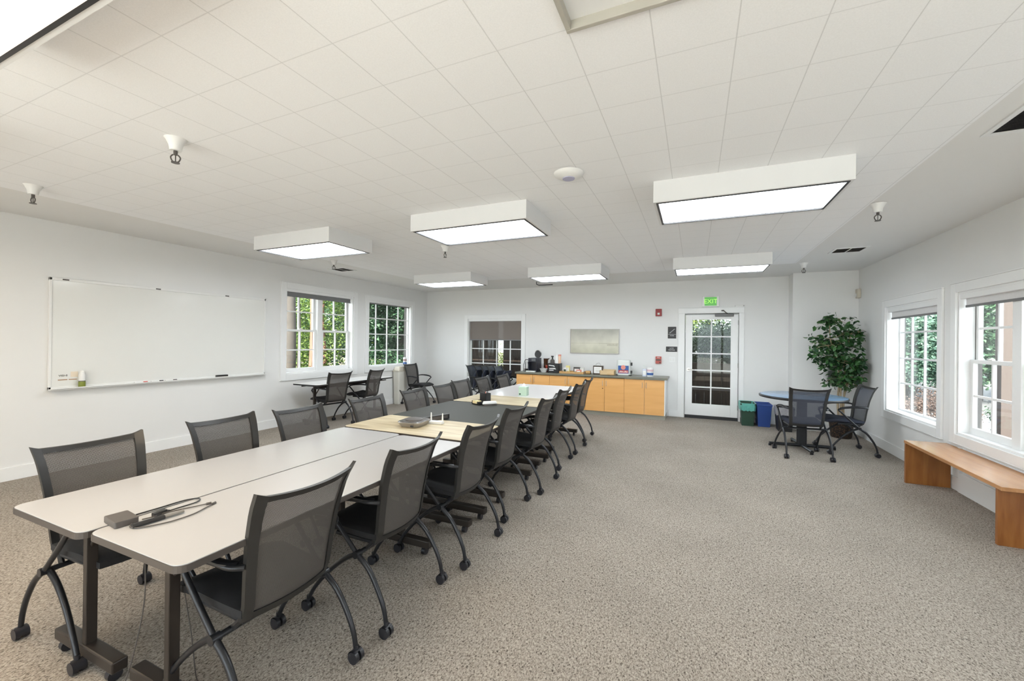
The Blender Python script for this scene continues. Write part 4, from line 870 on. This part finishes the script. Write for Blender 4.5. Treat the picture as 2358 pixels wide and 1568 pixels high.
# ------------------------------------------------------------ bins
def bin_(x, y, m, lab, w=.115, d=.19, liner=None, sticker=True):
    t = thing('waste_bin', lab, 'bin', (x, y, 0), 0, 'bins beside the door')
    s = .80; H = .40; b = MB()
    def ring(k, zz): return [(sx*w*k, sy*d*k, zz) for sx, sy in ((-1, -1), (1, -1), (1, 1), (-1, 1))]
    v = ring(s, 0)+ring(1, H)+ring(.95, H)+ring(s*.95, .01)
    f = [(3, 2, 1, 0), (12, 13, 14, 15)]
    for a in (0, 4, 8): f += [(a+i, a+(i+1) % 4, a+4+(i+1) % 4, a+4+i) for i in range(4)]
    b.add(v, f); b.build('bin_body', m, t, bevel=.012)
    MB().box(-w-.006, w+.006, -d-.006, -d+.004, H-.03, H).box(-w-.006, w+.006, d-.004, d+.006, H-.03, H).box(-w-.006, -w+.004, -d, d, H-.03, H).box(w-.004, w+.006, -d, d, H-.03, H).build('bin_rim', m, t, bevel=.004)
    if liner:
        v = []; n = 48; f = []
        for j, (k, zz) in enumerate(((.96, .33), (1.0, H+.004), (1.10, H+.006), (1.10, H-.05), (1.05, H-.13))):
            for i in range(n):
                a = 2*PI*i/n; c, s2 = math.cos(a), math.sin(a); p = 6
                r = (abs(c)**p+abs(s2)**p)**(-1/p); wob = 1+(.035*math.sin(i*2.7+j*1.3) if j > 2 else 0)
                v.append((c*r*w*k*wob, s2*r*d*k*wob, zz+(.008*math.sin(i*1.9) if j == 4 else 0)))
        for j in range(4): f += [(j*n+i, j*n+(i+1) % n, (j+1)*n+(i+1) % n, (j+1)*n+i) for i in range(n)]
        MB().add(v, f).build('bin_liner', liner, t, smooth=True)
    if sticker: MB().add([(-w*.9-.004, -.06, .12), (-w*.9-.004, .08, .12), (-w*.97-.006, .08, .28), (-w*.97-.006, -.06, .28)], [(0, 1, 2, 3)]).build('bin_sticker', M['paper'], t)
bin_(.875, 8.60, M['dgreen'], 'green bin with teal bag liner, nearest the door', liner=M['teal'])
bin_(1.128, 8.62, M['blue'], 'blue recycling bin in the middle of the three bins')
bin_(1.395, 8.30, M['black'], 'black bin with clear grey liner, partly behind the round table', w=.12, d=.16, liner=M['bagclear'], sticker=False)
t = thing('swing_top_bin', 'tall beige tapered bin with lid in the far left corner by the window', 'bin', (-6.185, 7.66, 0))
MB().rrect(-.075, .075, -.13, .13, 0, .74, .03, top=1.22).build('bin_body', mat('cream_plastic', (.72, .70, .64, 1), .45), t, bevel=.005)
MB().rrect(-.098, .098, -.165, .165, .74, .765, .03).rrect(-.09, .09, -.15, .15, .765, .85, .03, top=.75).build('bin_lid', M['beige'], t, bevel=.01)
t = thing('wipes_canister', 'blue and white wipes canister standing on the far left window sill', 'canister', (XL-.035, 8.02, .88))
MB().lathe([(.04, 0), (.044, .004), (.044, .05)]).build('blue_base', M['dblue'], t, smooth=True); MB().lathe([(.043, .05), (.043, .15), (.036, .165)]).build('white_body', M['white'], t, smooth=True); MB().lathe([(.0436, .075), (.0436, .125)]).build('red_print', mat('print_mauve', (.4, .25, .25, 1), .5), t, smooth=True)

# ------------------------------------------------------------ ficus
t = thing('ficus_tree', 'leafy potted ficus tree in the far right corner', 'plant', (2.13, 8.10, 0))
MB().lathe([(.125, 0), (.135, .02), (.165, .28), (.172, .30), (.155, .30), (.15, .26), (.0, .26)], n=32).build('wicker_basket', M['wicker'], t, smooth=True)
MB().lathe([(.15, .255), (.148, .268)], n=24).build('moss', M['soil'], t)
b = MB(); tips = []
R = random.Random(3)
stems = [[(-.03, 0, .26), (-.05, .0, .6), (-.03, -.02, .95), (-.10, -.03, 1.25), (-.16, -.03, 1.55), (-.17, -.02, 1.85)],
         [(.03, 0, .26), (.02, -.02, .55), (.05, 0, .9), (.02, -.03, 1.2), (.06, -.04, 1.45), (.10, -.06, 1.65)],
         [(0, .03, .26), (.03, .02, .6), (.08, .0, .85), (.16, -.03, 1.05), (.20, -.05, 1.2)],
         [(0, -.03, .26), (-.02, -.03, .6), (-.02, -.04, .95), (-.06, -.08, 1.2), (-.22, -.12, 1.45)]]
for s in stems: b.tube(s, .012, 8, 3, rs=(.017, .006))
nodes_ = []
for s in stems:
    for p in s[2:]:
        for k in range(6):
            a = R.uniform(0, 2*PI); L = R.uniform(.14, .34); d = Vector((math.cos(a), math.sin(a)*.7, R.uniform(-.15, .45)))
            p0 = Vector(p); p1 = p0+d*L*.6; p2 = p0+d*L-Vector((0, 0, .05))
            if p2.x > .29: p2.x = .29; p1.x = min(p1.x, .25)
            if p2.y > .33: p2.y = .33; p1.y = min(p1.y, .3)
            b.tube([p0, p1, p2], .003, 5, rs=(.004, .002)); nodes_ += [p0+(p2-p0)*q for q in (.35, .55, .75, .9, 1)]
b.build('stems', M['stem'], t, smooth=True)
def leaf_mesh(centers, n, spread, size, rng, asp=2.0, droop=.5, clampf=None, simple=False):
    c = np.asarray(centers, float); idx = rng.integers(0, len(c), n); p = c[idx]+rng.normal(0, spread, (n, 3))
    if clampf is not None: p = clampf(p)
    d = rng.normal(0, 1, (n, 3)); d[:, 2] = d[:, 2]*.5-droop; d /= np.linalg.norm(d, axis=1)[:, None]
    u = rng.normal(0, 1, (n, 3)); s = np.cross(d, u); s /= np.linalg.norm(s, axis=1)[:, None]; nn = np.cross(s, d)
    L = (size*rng.uniform(.7, 1.25, n))[:, None]; w = L/asp/2
    V = np.stack([p, p+d*L*.35+s*w+nn*w*.25, p+d*L*.35-s*w+nn*w*.25, p+d*L*.7+s*w*.75+nn*w*.2, p+d*L*.7-s*w*.75+nn*w*.2, p+d*L-nn*L*.1, p+d*L*.35, p+d*L*.7-nn*L*.03], 1).reshape(-1, 3)
    if simple:
        V = V.reshape(n, 8, 3)[:, [0, 1, 5, 2]].reshape(-1, 3); return V, [(4*i, 4*i+1, 4*i+2, 4*i+3) for i in range(n)]
    F = []
    base_f = [(0, 6, 1), (0, 2, 6), (1, 6, 7, 3), (6, 2, 4, 7), (3, 7, 5), (7, 4, 5)]
    for i in range(n):
        o = i*8; F += [tuple(o+k for k in q) for q in base_f]
    return V, F
def quick(name, V, F, m, parent, smooth=True):
    me = D.meshes.new(name); me.from_pydata(V.tolist() if hasattr(V, 'tolist') else V, [], F); me.materials.append(m); me.update()
    if smooth: me.polygons.foreach_set('use_smooth', [True]*len(me.polygons))
    o = D.objects.new(name, me); COL.objects.link(o); o.parent = parent; return o
def clf(p):
    p[:, 0] = np.minimum(p[:, 0], .20); p[:, 1] = np.clip(p[:, 1], -.45, .27); return p
cen = [(q.x, q.y, q.z) for q in nodes_]
# extra clumps that give the crown its outline in the photo
for cx, cz, r, k in ((-.08, 1.62, .22, 34), (.20, 1.52, .15, 18), (-.25, 1.45, .16, 20), (-.16, 1.88, .08, 10), (.0, 1.30, .28, 40), (-.22, 1.20, .14, 14), (.20, 1.18, .16, 26), (-.05, 1.05, .20, 22), (.10, .95, .14, 12)):
    for _ in range(k):
        a = R.uniform(0, 2*PI); rr = r*math.sqrt(R.random()); cen.append((cx+rr*math.cos(a), R.uniform(-.22, .14), cz+rr*math.sin(a)*.85))
V, F = leaf_mesh(cen, 1500, .025, .085, RNG, 1.9, .5, clf)
quick('foliage', V, F, M['ficus'], t)

# ------------------------------------------------------------ things on the tables
zt = .7405
t = thing('power_adapter', 'dark grey square power adapter on the near table seam', 'adapter', (-2.035, .862, zt), -.12)
MB().rrect(-.058, .058, -.036, .036, 0, .024, .006).build('adapter_case', M['dgrey'], t, bevel=.002)
def cable(name, pts, r, m, lab, cat='cable', g='cables on the near table', ends=None):
    z0 = pts[0]; t = thing(name, lab, cat, tuple(pts[0]), 0, g); q = [(Vector(p)-Vector(pts[0])) for p in pts]
    MB().tube(q, r, 8, 5).build('cord', m, t, smooth=True)
    if ends:
        a = (q[-1]-q[-2]).normalized(); MB().tube([q[-1], q[-1]+a*ends], r*2.2, 8).build('plug', M['dgrey'], t)
    return t
zc = zt+.004
cable('laptop_cable', [(-2.060, .905, zc), (-2.055, 1.0, zc), (-2.052, 1.09, zc), (-2.02, 1.13, zc), (-1.985, 1.10, zc), (-1.985, 1.03, zc), (-1.985, .99, zc)], .0028, M['black'], 'black cord looping from the table seam to a small dark dongle')
cable('laptop_cable', [(-1.985, .905, zc), (-1.975, .94, zc), (-1.98, .965, zc), (-1.96, 1.02, zc), (-1.935, 1.08, zc), (-1.925, 1.105, zc)], .0024, M['dgrey'], 'short dark cord with plug pointing up the near table', ends=.018)
cable('laptop_cable', [(-1.975, .868, zc), (-1.94, .85, zc), (-1.90, .87, zc), (-1.865, .94, zc), (-1.862, 1.02, zc), (-1.885, 1.08, zc), (-1.90, 1.115, zc)], .0026, M['dgrey'], 'grey cord curving around the pen shaped adapter on the near table', ends=.018)
t = thing('video_dongle', 'small dark ribbed dongle on a cord on the near table', 'dongle', (-1.988, .965, zt), .1); MB().rrect(-.011, .011, -.024, .024, 0, .014, .004).build('dongle_body', M['black'], t); MB().box(-.005, .005, .024, .034, .004, .010).build('dongle_tip', M['silver'], t)
t = thing('presentation_remote', 'dark pen shaped remote with grey tip lying on the near table', 'remote', (-1.928, .905, zt), -.08); MB().tube([(0, -.055, .009), (0, .045, .009)], .011, 12, flat=(.008, .012)).build('remote_body', M['black'], t, smooth=True); MB().tube([(0, .045, .009), (0, .11, .009)], .009, 12, flat=(.006, .010)).build('remote_tip', mat('grey_metal_tip', (.22, .21, .2, 1), .35), t, smooth=True)
cable('hanging_cord', [(-2.03, .93, .70), (-2.035, .94, .4), (-2.06, .90, .12), (-2.10, .87, .02), (-2.14, .80, .006), (-2.2, .70, .005)], .0025, M['dgrey'], 'thin cord hanging from the near table down to the carpet on the left', g='cords hanging under the near table')
cable('hanging_cord', [(-1.99, 1.02, .70), (-1.97, 1.04, .45), (-1.92, 1.05, .22), (-1.90, 1.06, .04), (-1.90, 1.08, .006)], .0025, M['dgrey'], 'thin cord hanging from the near table on the right', g='cords hanging under the near table')
# speakerphone
t = thing('conference_phone', 'silver square conference speakerphone with dark centre on the wood table', 'speakerphone', (-2.165, 2.87, .7425), .15)
MB().rrect(-.085, .085, -.10, .10, 0, .042, .045, top=1.28).build('phone_base', M['silver'], t, smooth=False, bevel=.004)
MB().rrect(-.105, .105, -.124, .124, .042, .048, .05, top=.93).build('phone_rim', mat('rim_dark', (.12, .11, .105, 1), .25, metal=.4), t, bevel=.002)
MB().lathe([(.075, .048), (.072, .054), (.05, .060), (.0, .062)], n=32).build('speaker_dome', M['dgrey'], t, smooth=True)
MB().box(.03, .055, -.122, -.118, .010, .022).build('phone_port', M['black'], t)
t = thing('wifi_router', 'small white router with upright antennas behind the speakerphone', 'router', (-2.05, 3.01, .7425), .2)
MB().rrect(-.05, .075, -.03, .03, 0, .022, .012).build('router_body', M['white'], t, bevel=.003)
for x, y in ((-.045, .02), (.068, .0)): MB().tube([(x, y, .018), (x, y, .09)], .006, 8, rs=(.008, .005)).build('antenna', M['white'], t, smooth=True)
t = thing('sound_bar', 'long narrow black box lying across the wood and dark table joint', 'sound bar', (-2.14, 3.12, .7425), -.35); MB().box(-.022, .022, -.13, .16, 0, .042).build('bar_body', M['black'], t, bevel=.002); MB().box(.0222, .0228, -.11, .14, .008, .034).build('bar_grille', M['dgrey'], t)
# organizer group
t = thing('desk_organizer', 'black desk organizer with a pen cup on the dark table edge', 'organizer', (-2.225, 4.22, .7385), -.45)
MB().box(-.075, .075, -.10, .06, 0, .012).box(-.075, -.068, -.10, .06, 0, .04).box(.068, .075, -.10, .06, 0, .04).box(-.075, .075, -.10, -.094, 0, .035).build('tray', M['black'], t)
MB().box(-.06, .06, .0, .008, .012, .125).box(-.06, .06, .062, .07, .012, .125).box(-.06, -.052, 0, .07, .012, .125).box(.052, .06, 0, .07, .012, .125).build('pen_cup', M['black'], t, bevel=.003)
for i, (dx, dy, l, c, lab) in enumerate(((-.055, .0, .17, 'dgrey', 'dark pen leaning left out of the organizer'), (.0, .01, .17, 'black', 'black pen standing in the middle of the organizer'), (-.04, -.01, .155, 'coral', 'reddish pen leaning left in the organizer'))):
    q = thing('pen', lab, 'pen', (-2.20+i*.012, 4.26, .752), 0, 'pens in the organizer'); MB().tube([(0, 0, 0), (dx*.8, dy, l*.8)], .004, 8).build('pen_barrel', M[c], q); MB().tube([(dx*.8, dy, l*.8), (dx, dy, l)], .0045, 8).build('pen_cap', M['black'], q)
t = thing('note_pad', 'pale yellow sticky note block in the organizer front', 'notes', (-2.265, 4.155, .752), -.45); MB().box(-.036, .036, -.036, .036, 0, .028).build('note_sheets', M['yellow'], t)
t = thing('stapler', 'white stapler lying in front of the black organizer', 'stapler', (-2.10, 4.15, .7385), -.75)
MB().rrect(-.018, .018, -.08, .085, 0, .016, .012).build('stapler_base', M['dgrey'], t); MB().prism([(-.018, -.085), (.018, -.085), (.016, .085), (-.016, .085)], .016, .048, top=.86).build('stapler_top', M['white'], t, bevel=.006)
t = thing('tissue_box', 'mint green cube tissue box on the far white table', 'tissue box', (-2.085, 5.12, .7405), .12)
MB().box(-.056, .056, -.056, .056, 0, .118).build('box_carton', M['mint'], t, bevel=.002); MB().box(-.0565, .0565, -.0565, .0565, .112, .1195).build('box_top', M['mintl'], t)
MB().add([(-.03, -.01, .119), (.03, -.008, .119), (.02, .012, .119), (-.025, .014, .119), (.0, 0, .165), (.018, .006, .15)], [(0, 1, 5, 4), (1, 2, 5), (2, 3, 4, 5), (3, 0, 4)]).build('tissue', M['paper'], t)
MB().cyl((-.036, -.0575, .022), (-.036, -.056, .022), .012, 12).build('box_print', M['dgreen'], t)

# ------------------------------------------------------------ outdoors
GZ = -.35
struct(MB().box(-60, XL-.26, -40, 60, GZ-.2, GZ).build('ground_garden', M['soil']))
struct(MB().box(XL-.26, XR+.26, -40, YF-.26, GZ-.2, GZ).build('ground_front', mat('pale_bounce_paving', (.78, .78, .76, 1), .9, var=.05, scale=1.5)))  # unseen ground, made pale to bounce sun up to the ceiling
struct(MB().box(XL-.26, 60, YB+.26, 60, GZ-.2, GZ).box(XR+.26, 60, -40, YB+.26, GZ-.2, GZ).build('ground_paving', mat('worn_asphalt', (.13, .135, .145, 1), .9, var=.12, scale=1.2)))
def tree(name, lab, x, y, tr, h0, crowns, lm, n, size, spread, tm, grp, rng, z0=GZ, asp=1.6, cat='tree'):
    t = thing(name, lab, cat, (x, y, z0), 0, grp)
    if tr:
        top = max(c[2]+c[3]*.3 for c in crowns) if crowns else h0
        MB().tube([(0, 0, 0), (.05, .02, top*.4), (-.08, .05, top*.75), (.02, 0, top)], tr, 10, 4, rs=(tr, tr*.35)).build('trunk', tm, t, smooth=True)
    c = []
    for cx, cy, cz, r, rz in crowns:
        k = max(40, int(90*r*r)); u = rng.normal(0, 1, (k, 3)); u /= np.linalg.norm(u, axis=1)[:, None]; rr = rng.uniform(.35, 1, k)[:, None]
        c.append(np.array([cx, cy, cz])+u*rr*np.array([r, r, rz]))
    if n:
        V, F = leaf_mesh(np.concatenate(c), int(n*2), spread, size*(.85 if 'conifer' in name else .66), rng, asp, .25, None, True); quick('foliage', V, F, lm, t, False)
    return t
g1 = 'trees in the garden left of the room'
tree('broadleaf_tree', 'bright green leafy tree seen through the left half of the first left window', -12.0, 8.6, .10, 5, [(0, 0, 3.2, 1.9, 1.5), (.3, 1.3, 1.5, 1.2, 1.0), (.2, -1.2, 1.6, 1.1, 1.0)], M['lf_bright'], 3400, .13, .13, M['bark'], g1, RNG)
tree('broadleaf_tree', 'thick grey trunked tree just outside the first left window, leftmost', -9.2, 7.15, .14, 5, [(0, 0, 4.9, 1.2, .6)], M['lf_mid'], 600, .12, .15, M['bark'], g1, RNG)
tree('broadleaf_tree', 'slim dark trunked tree between the grey and the red trunks', -9.6, 7.70, .045, 5, [(0, 0, 4.6, 1.0, .7)], M['lf_mid'], 500, .12, .15, M['bark'], g1, RNG)
tree('madrone_tree', 'tree with peeling red trunk outside the first left window', -9.4, 8.0, .14, 5, [(0, .5, 4.6, 1.3, .8)], M['lf_mid'], 900, .12, .15, M['barkred'], g1, RNG)
tree('madrone_tree', 'second red trunked tree behind the right sash of the first left window', -10.6, 9.4, .10, 5, [(0, 0, 2.6, 1.5, 1.8), (0, -1, 1.2, 1.0, .9)], M['lf_bright'], 4200, .13, .13, M['barkred'], g1, RNG)
tree('garden_shrub', 'low green shrub bank below the first left window', -8.9, 7.8, 0, 0, [(0, 0, .45, 1.1, .65), (.1, 1.7, .5, 1.1, .7), (0, -1.6, .4, 1.0, .55)], M['lf_mid'], 6000, .09, .08, None, g1, RNG, cat='shrub')
tree('conifer_tree', 'dark conifer filling the second left window', -8.7, 10.8, .2, 5, [(0, 0, 1.6, 1.3, 1.8), (0, -.6, 3.2, 1.3, 1.4), (-.4, 1.2, 2.2, 1.5, 2.2)], M['lf_dark'], 13000, .12, .10, M['bark'], g1, RNG)
tree('conifer_tree', 'second dark conifer behind the far edge of the second left window', -9.2, 13.2, .2, 5, [(0, 0, 1.8, 1.7, 2.0), (.4, -.8, 3.6, 1.5, 1.5), (0, 0, .8, 1.5, 1.0)], M['lf_dark'], 9000, .14, .11, M['bark'], g1, RNG)
tree('conifer_tree', 'distant dark green tree far beyond the left windows', -17.5, 11.5, .3, 7, [(0, 0, 2.0, 2.6, 2.0), (0, 4.5, 3, 3.0, 3.0)], M['lf_dark'], 5500, .3, .25, M['bark'], g1, RNG)
tree('distant_tree', 'big dark tree farthest away behind the second left window', -16.5, 20.5, .3, 8, [(0, 0, 3.4, 3.6, 3.4), (0, 0, 1.6, 3.2, 1.6)], M['lf_dark'], 6000, .3, .4, M['bark'], g1, RNG)
g2 = 'trees beyond the right windows'
tree('conifer_tree', 'tall blue green conifer beyond the left panes of the far right window', 6.1, 16.8, .2, 6, [(0, 0, 3.0, 1.7, 2.0), (0, 0, 1.4, 1.6, 1.0)], M['lf_teal'], 8000, .14, .13, M['bark'], g2, RNG)
tree('conifer_tree', 'dark conifer across the paving behind the right panes of the far right window', 8.6, 19.0, .2, 6, [(0, 0, 3.2, 2.4, 2.3), (-.5, -.5, 1.8, 2.0, 1.2)], M['lf_dark'], 9000, .16, .15, M['bark'], g2, RNG)
tree('conifer_tree', 'wide conifer across the paving seen in the nearer right window, left sash', 11.5, 17.0, .22, 6, [(0, 0, 3.2, 2.6, 2.4), (0, -.5, 1.9, 2.2, 1.2)], M['lf_teal'], 9000, .18, .16, M['bark'], g2, RNG)
tree('conifer_tree', 'tree across the paving at the right photo edge', 14.5, 14.5, .22, 6, [(0, 0, 3.2, 2.8, 2.5), (0, -4, 3, 2.6, 2.5), (0, -2, 1.7, 2.6, 1.1)], M['lf_dark'], 9000, .2, .18, M['bark'], g2, RNG)
for x, y, l in ((9.5, 30, 'big dark tree far across the paving behind the far right window'), (15, 29, 'big dark tree far across the paving behind the nearer right window'), (21, 27, 'big far tree at the right photo edge behind the nearer ones'), (27, 24, 'big far tree just past the right photo edge')):
    tree('distant_tree', l, x, y, .3, 8, [(0, 0, 3.6, 4.2, 3.6), (0, 0, 1.8, 3.6, 1.6)], M['lf_dark'], 6000, .35, .42, M['bark'], g2, RNG)
for x, y, l in ((3.5, 9.9, 'russet shrub outside the far right window, left one'), (4.3, 10.6, 'russet shrub outside the far right window, right one'), (4.9, 9.3, 'dark shrub low outside the nearer right window'), (5.3, 7.9, 'dark shrub low at the right photo edge')):
    tree('russet_shrub', l, x, y, 0, 0, [(0, 0, .55, .55, .5), (.2, .3, .5, .5, .45)], M['lf_brown'] if 'russet' in l else M['lf_dark'], 3500, .05, .05, None, 'shrubs under the right windows', RNG, cat='shrub')
# porch posts outside the right wall
for y, l in ((7.05, 'dark porch post outside between the right windows'), ):
    t = thing('porch_post', l, 'post', (4.1, y+1.3, GZ)); MB().box(-.07, .07, -.07, .07, 0, 3.3).build('post_shaft', mat('post_brown', (.06, .045, .04, 1), .7), t); MB().box(-.1, .1, -.1, .1, 0, .25).build('post_base', mat('post_base_grey', (.25, .24, .23, 1), .8), t)
# behind the back wall: porch fence, hedge, trees
t = thing('porch_wall', 'brown board wall of the porch seen through the back door', 'fence', (0, 11.2, GZ))
b = MB()
for k in range(18): b.box(-1.3+k*.19, -1.3+k*.19+.187, 0, .03, 0, 1.28)
b.build('boards', M['fence'], t); MB().box(-1.35, 2.2, -.03, .06, 1.28, 1.33).build('top_rail', M['fence'], t)
t = thing('porch_bench', 'dark wooden bench on the porch beyond the back door', 'bench', (.45, 10.6, GZ)); MB().box(-.7, .6, -.2, .2, .70, .75).build('bench_seat', M['fence'], t); MB().box(-.68, -.6, -.18, .18, 0, .70).box(.5, .58, -.18, .18, 0, .70).build('bench_leg', M['fence'], t)
struct(MB().box(-9.2, 3.9, YB+.25, 12.4, 2.95, 3.05).build('ceiling_sun_block', M['fence']))  # unseen roof, added to keep the sun off boards and siding
struct(MB().box(-2.4, 3.2, YB+.25, 11.6, GZ, -.02).build('ground_deck', M['fence']))
g3 = 'planting behind the back wall'
tree('hedge_bush', 'grey green hedge above the porch boards beyond the door', .3, 13.2, 0, 0, [(-1, 0, 1.2, 1.0, 1.05), (0, 0, 1.3, 1.0, 1.1), (1.1, 0, 1.2, 1.0, 1.05), (2.1, 0, 1.2, 1, 1), (-.5, .3, .9, 1.2, .8), (.7, .3, .9, 1.2, .8), (.2, .4, 1.9, 1.3, .6), (1.3, .4, 1.9, 1.2, .6)], M['lf_hedge'], 30000, .10, .085, None, g3, RNG, cat='hedge')
tree('lime_tree', 'lime green tree top left through the door panes', -.6, 16.5, .12, 5, [(0, 0, 3.0, 1.5, 1.3)], M['lf_lime'], 5000, .16, .14, M['bark'], g3, RNG)
tree('broadleaf_tree', 'dark leafy tree top right through the door panes', 1.6, 16.8, .14, 5, [(.2, 0, 3.4, 1.4, .9), (.0, 0, 1.9, 1.2, .9)], M['lf_mid'], 3000, .17, .14, M['bark'], g3, RNG)
t = thing('shed_wall', 'dark brown board siding seen through the back window, left of the gap', 'shed', (-7.6, 11.6, GZ)); b = MB()
for k in range(12): b.box(k*.166, k*.166+.160, 0, .04, 0, 3.0)
b.build('siding', M['fence'], t); MB().box(.0, 1.75, -.02, .05, 3.0, 3.1).build('siding_cap', M['fence'], t)
t = thing('shed_wall', 'dark brown board siding seen through the back window, right of the gap', 'shed', (-5.42, 11.6, GZ)); b = MB()
for k in range(13): b.box(k*.16, k*.16+.152, 0, .04, 0, 3.0)
b.build('siding', M['fence'], t); MB().box(.0, 2.1, -.02, .05, 3.0, 3.1).build('siding_cap', M['fence'], t)
tree('lime_shrub', 'yellow green shrub in the gap seen through the back window', -6.4, 14.5, 0, 0, [(0, 0, 1.1, .8, .8)], M['lf_lime'], 1500, .10, .10, None, g3, RNG, cat='shrub')
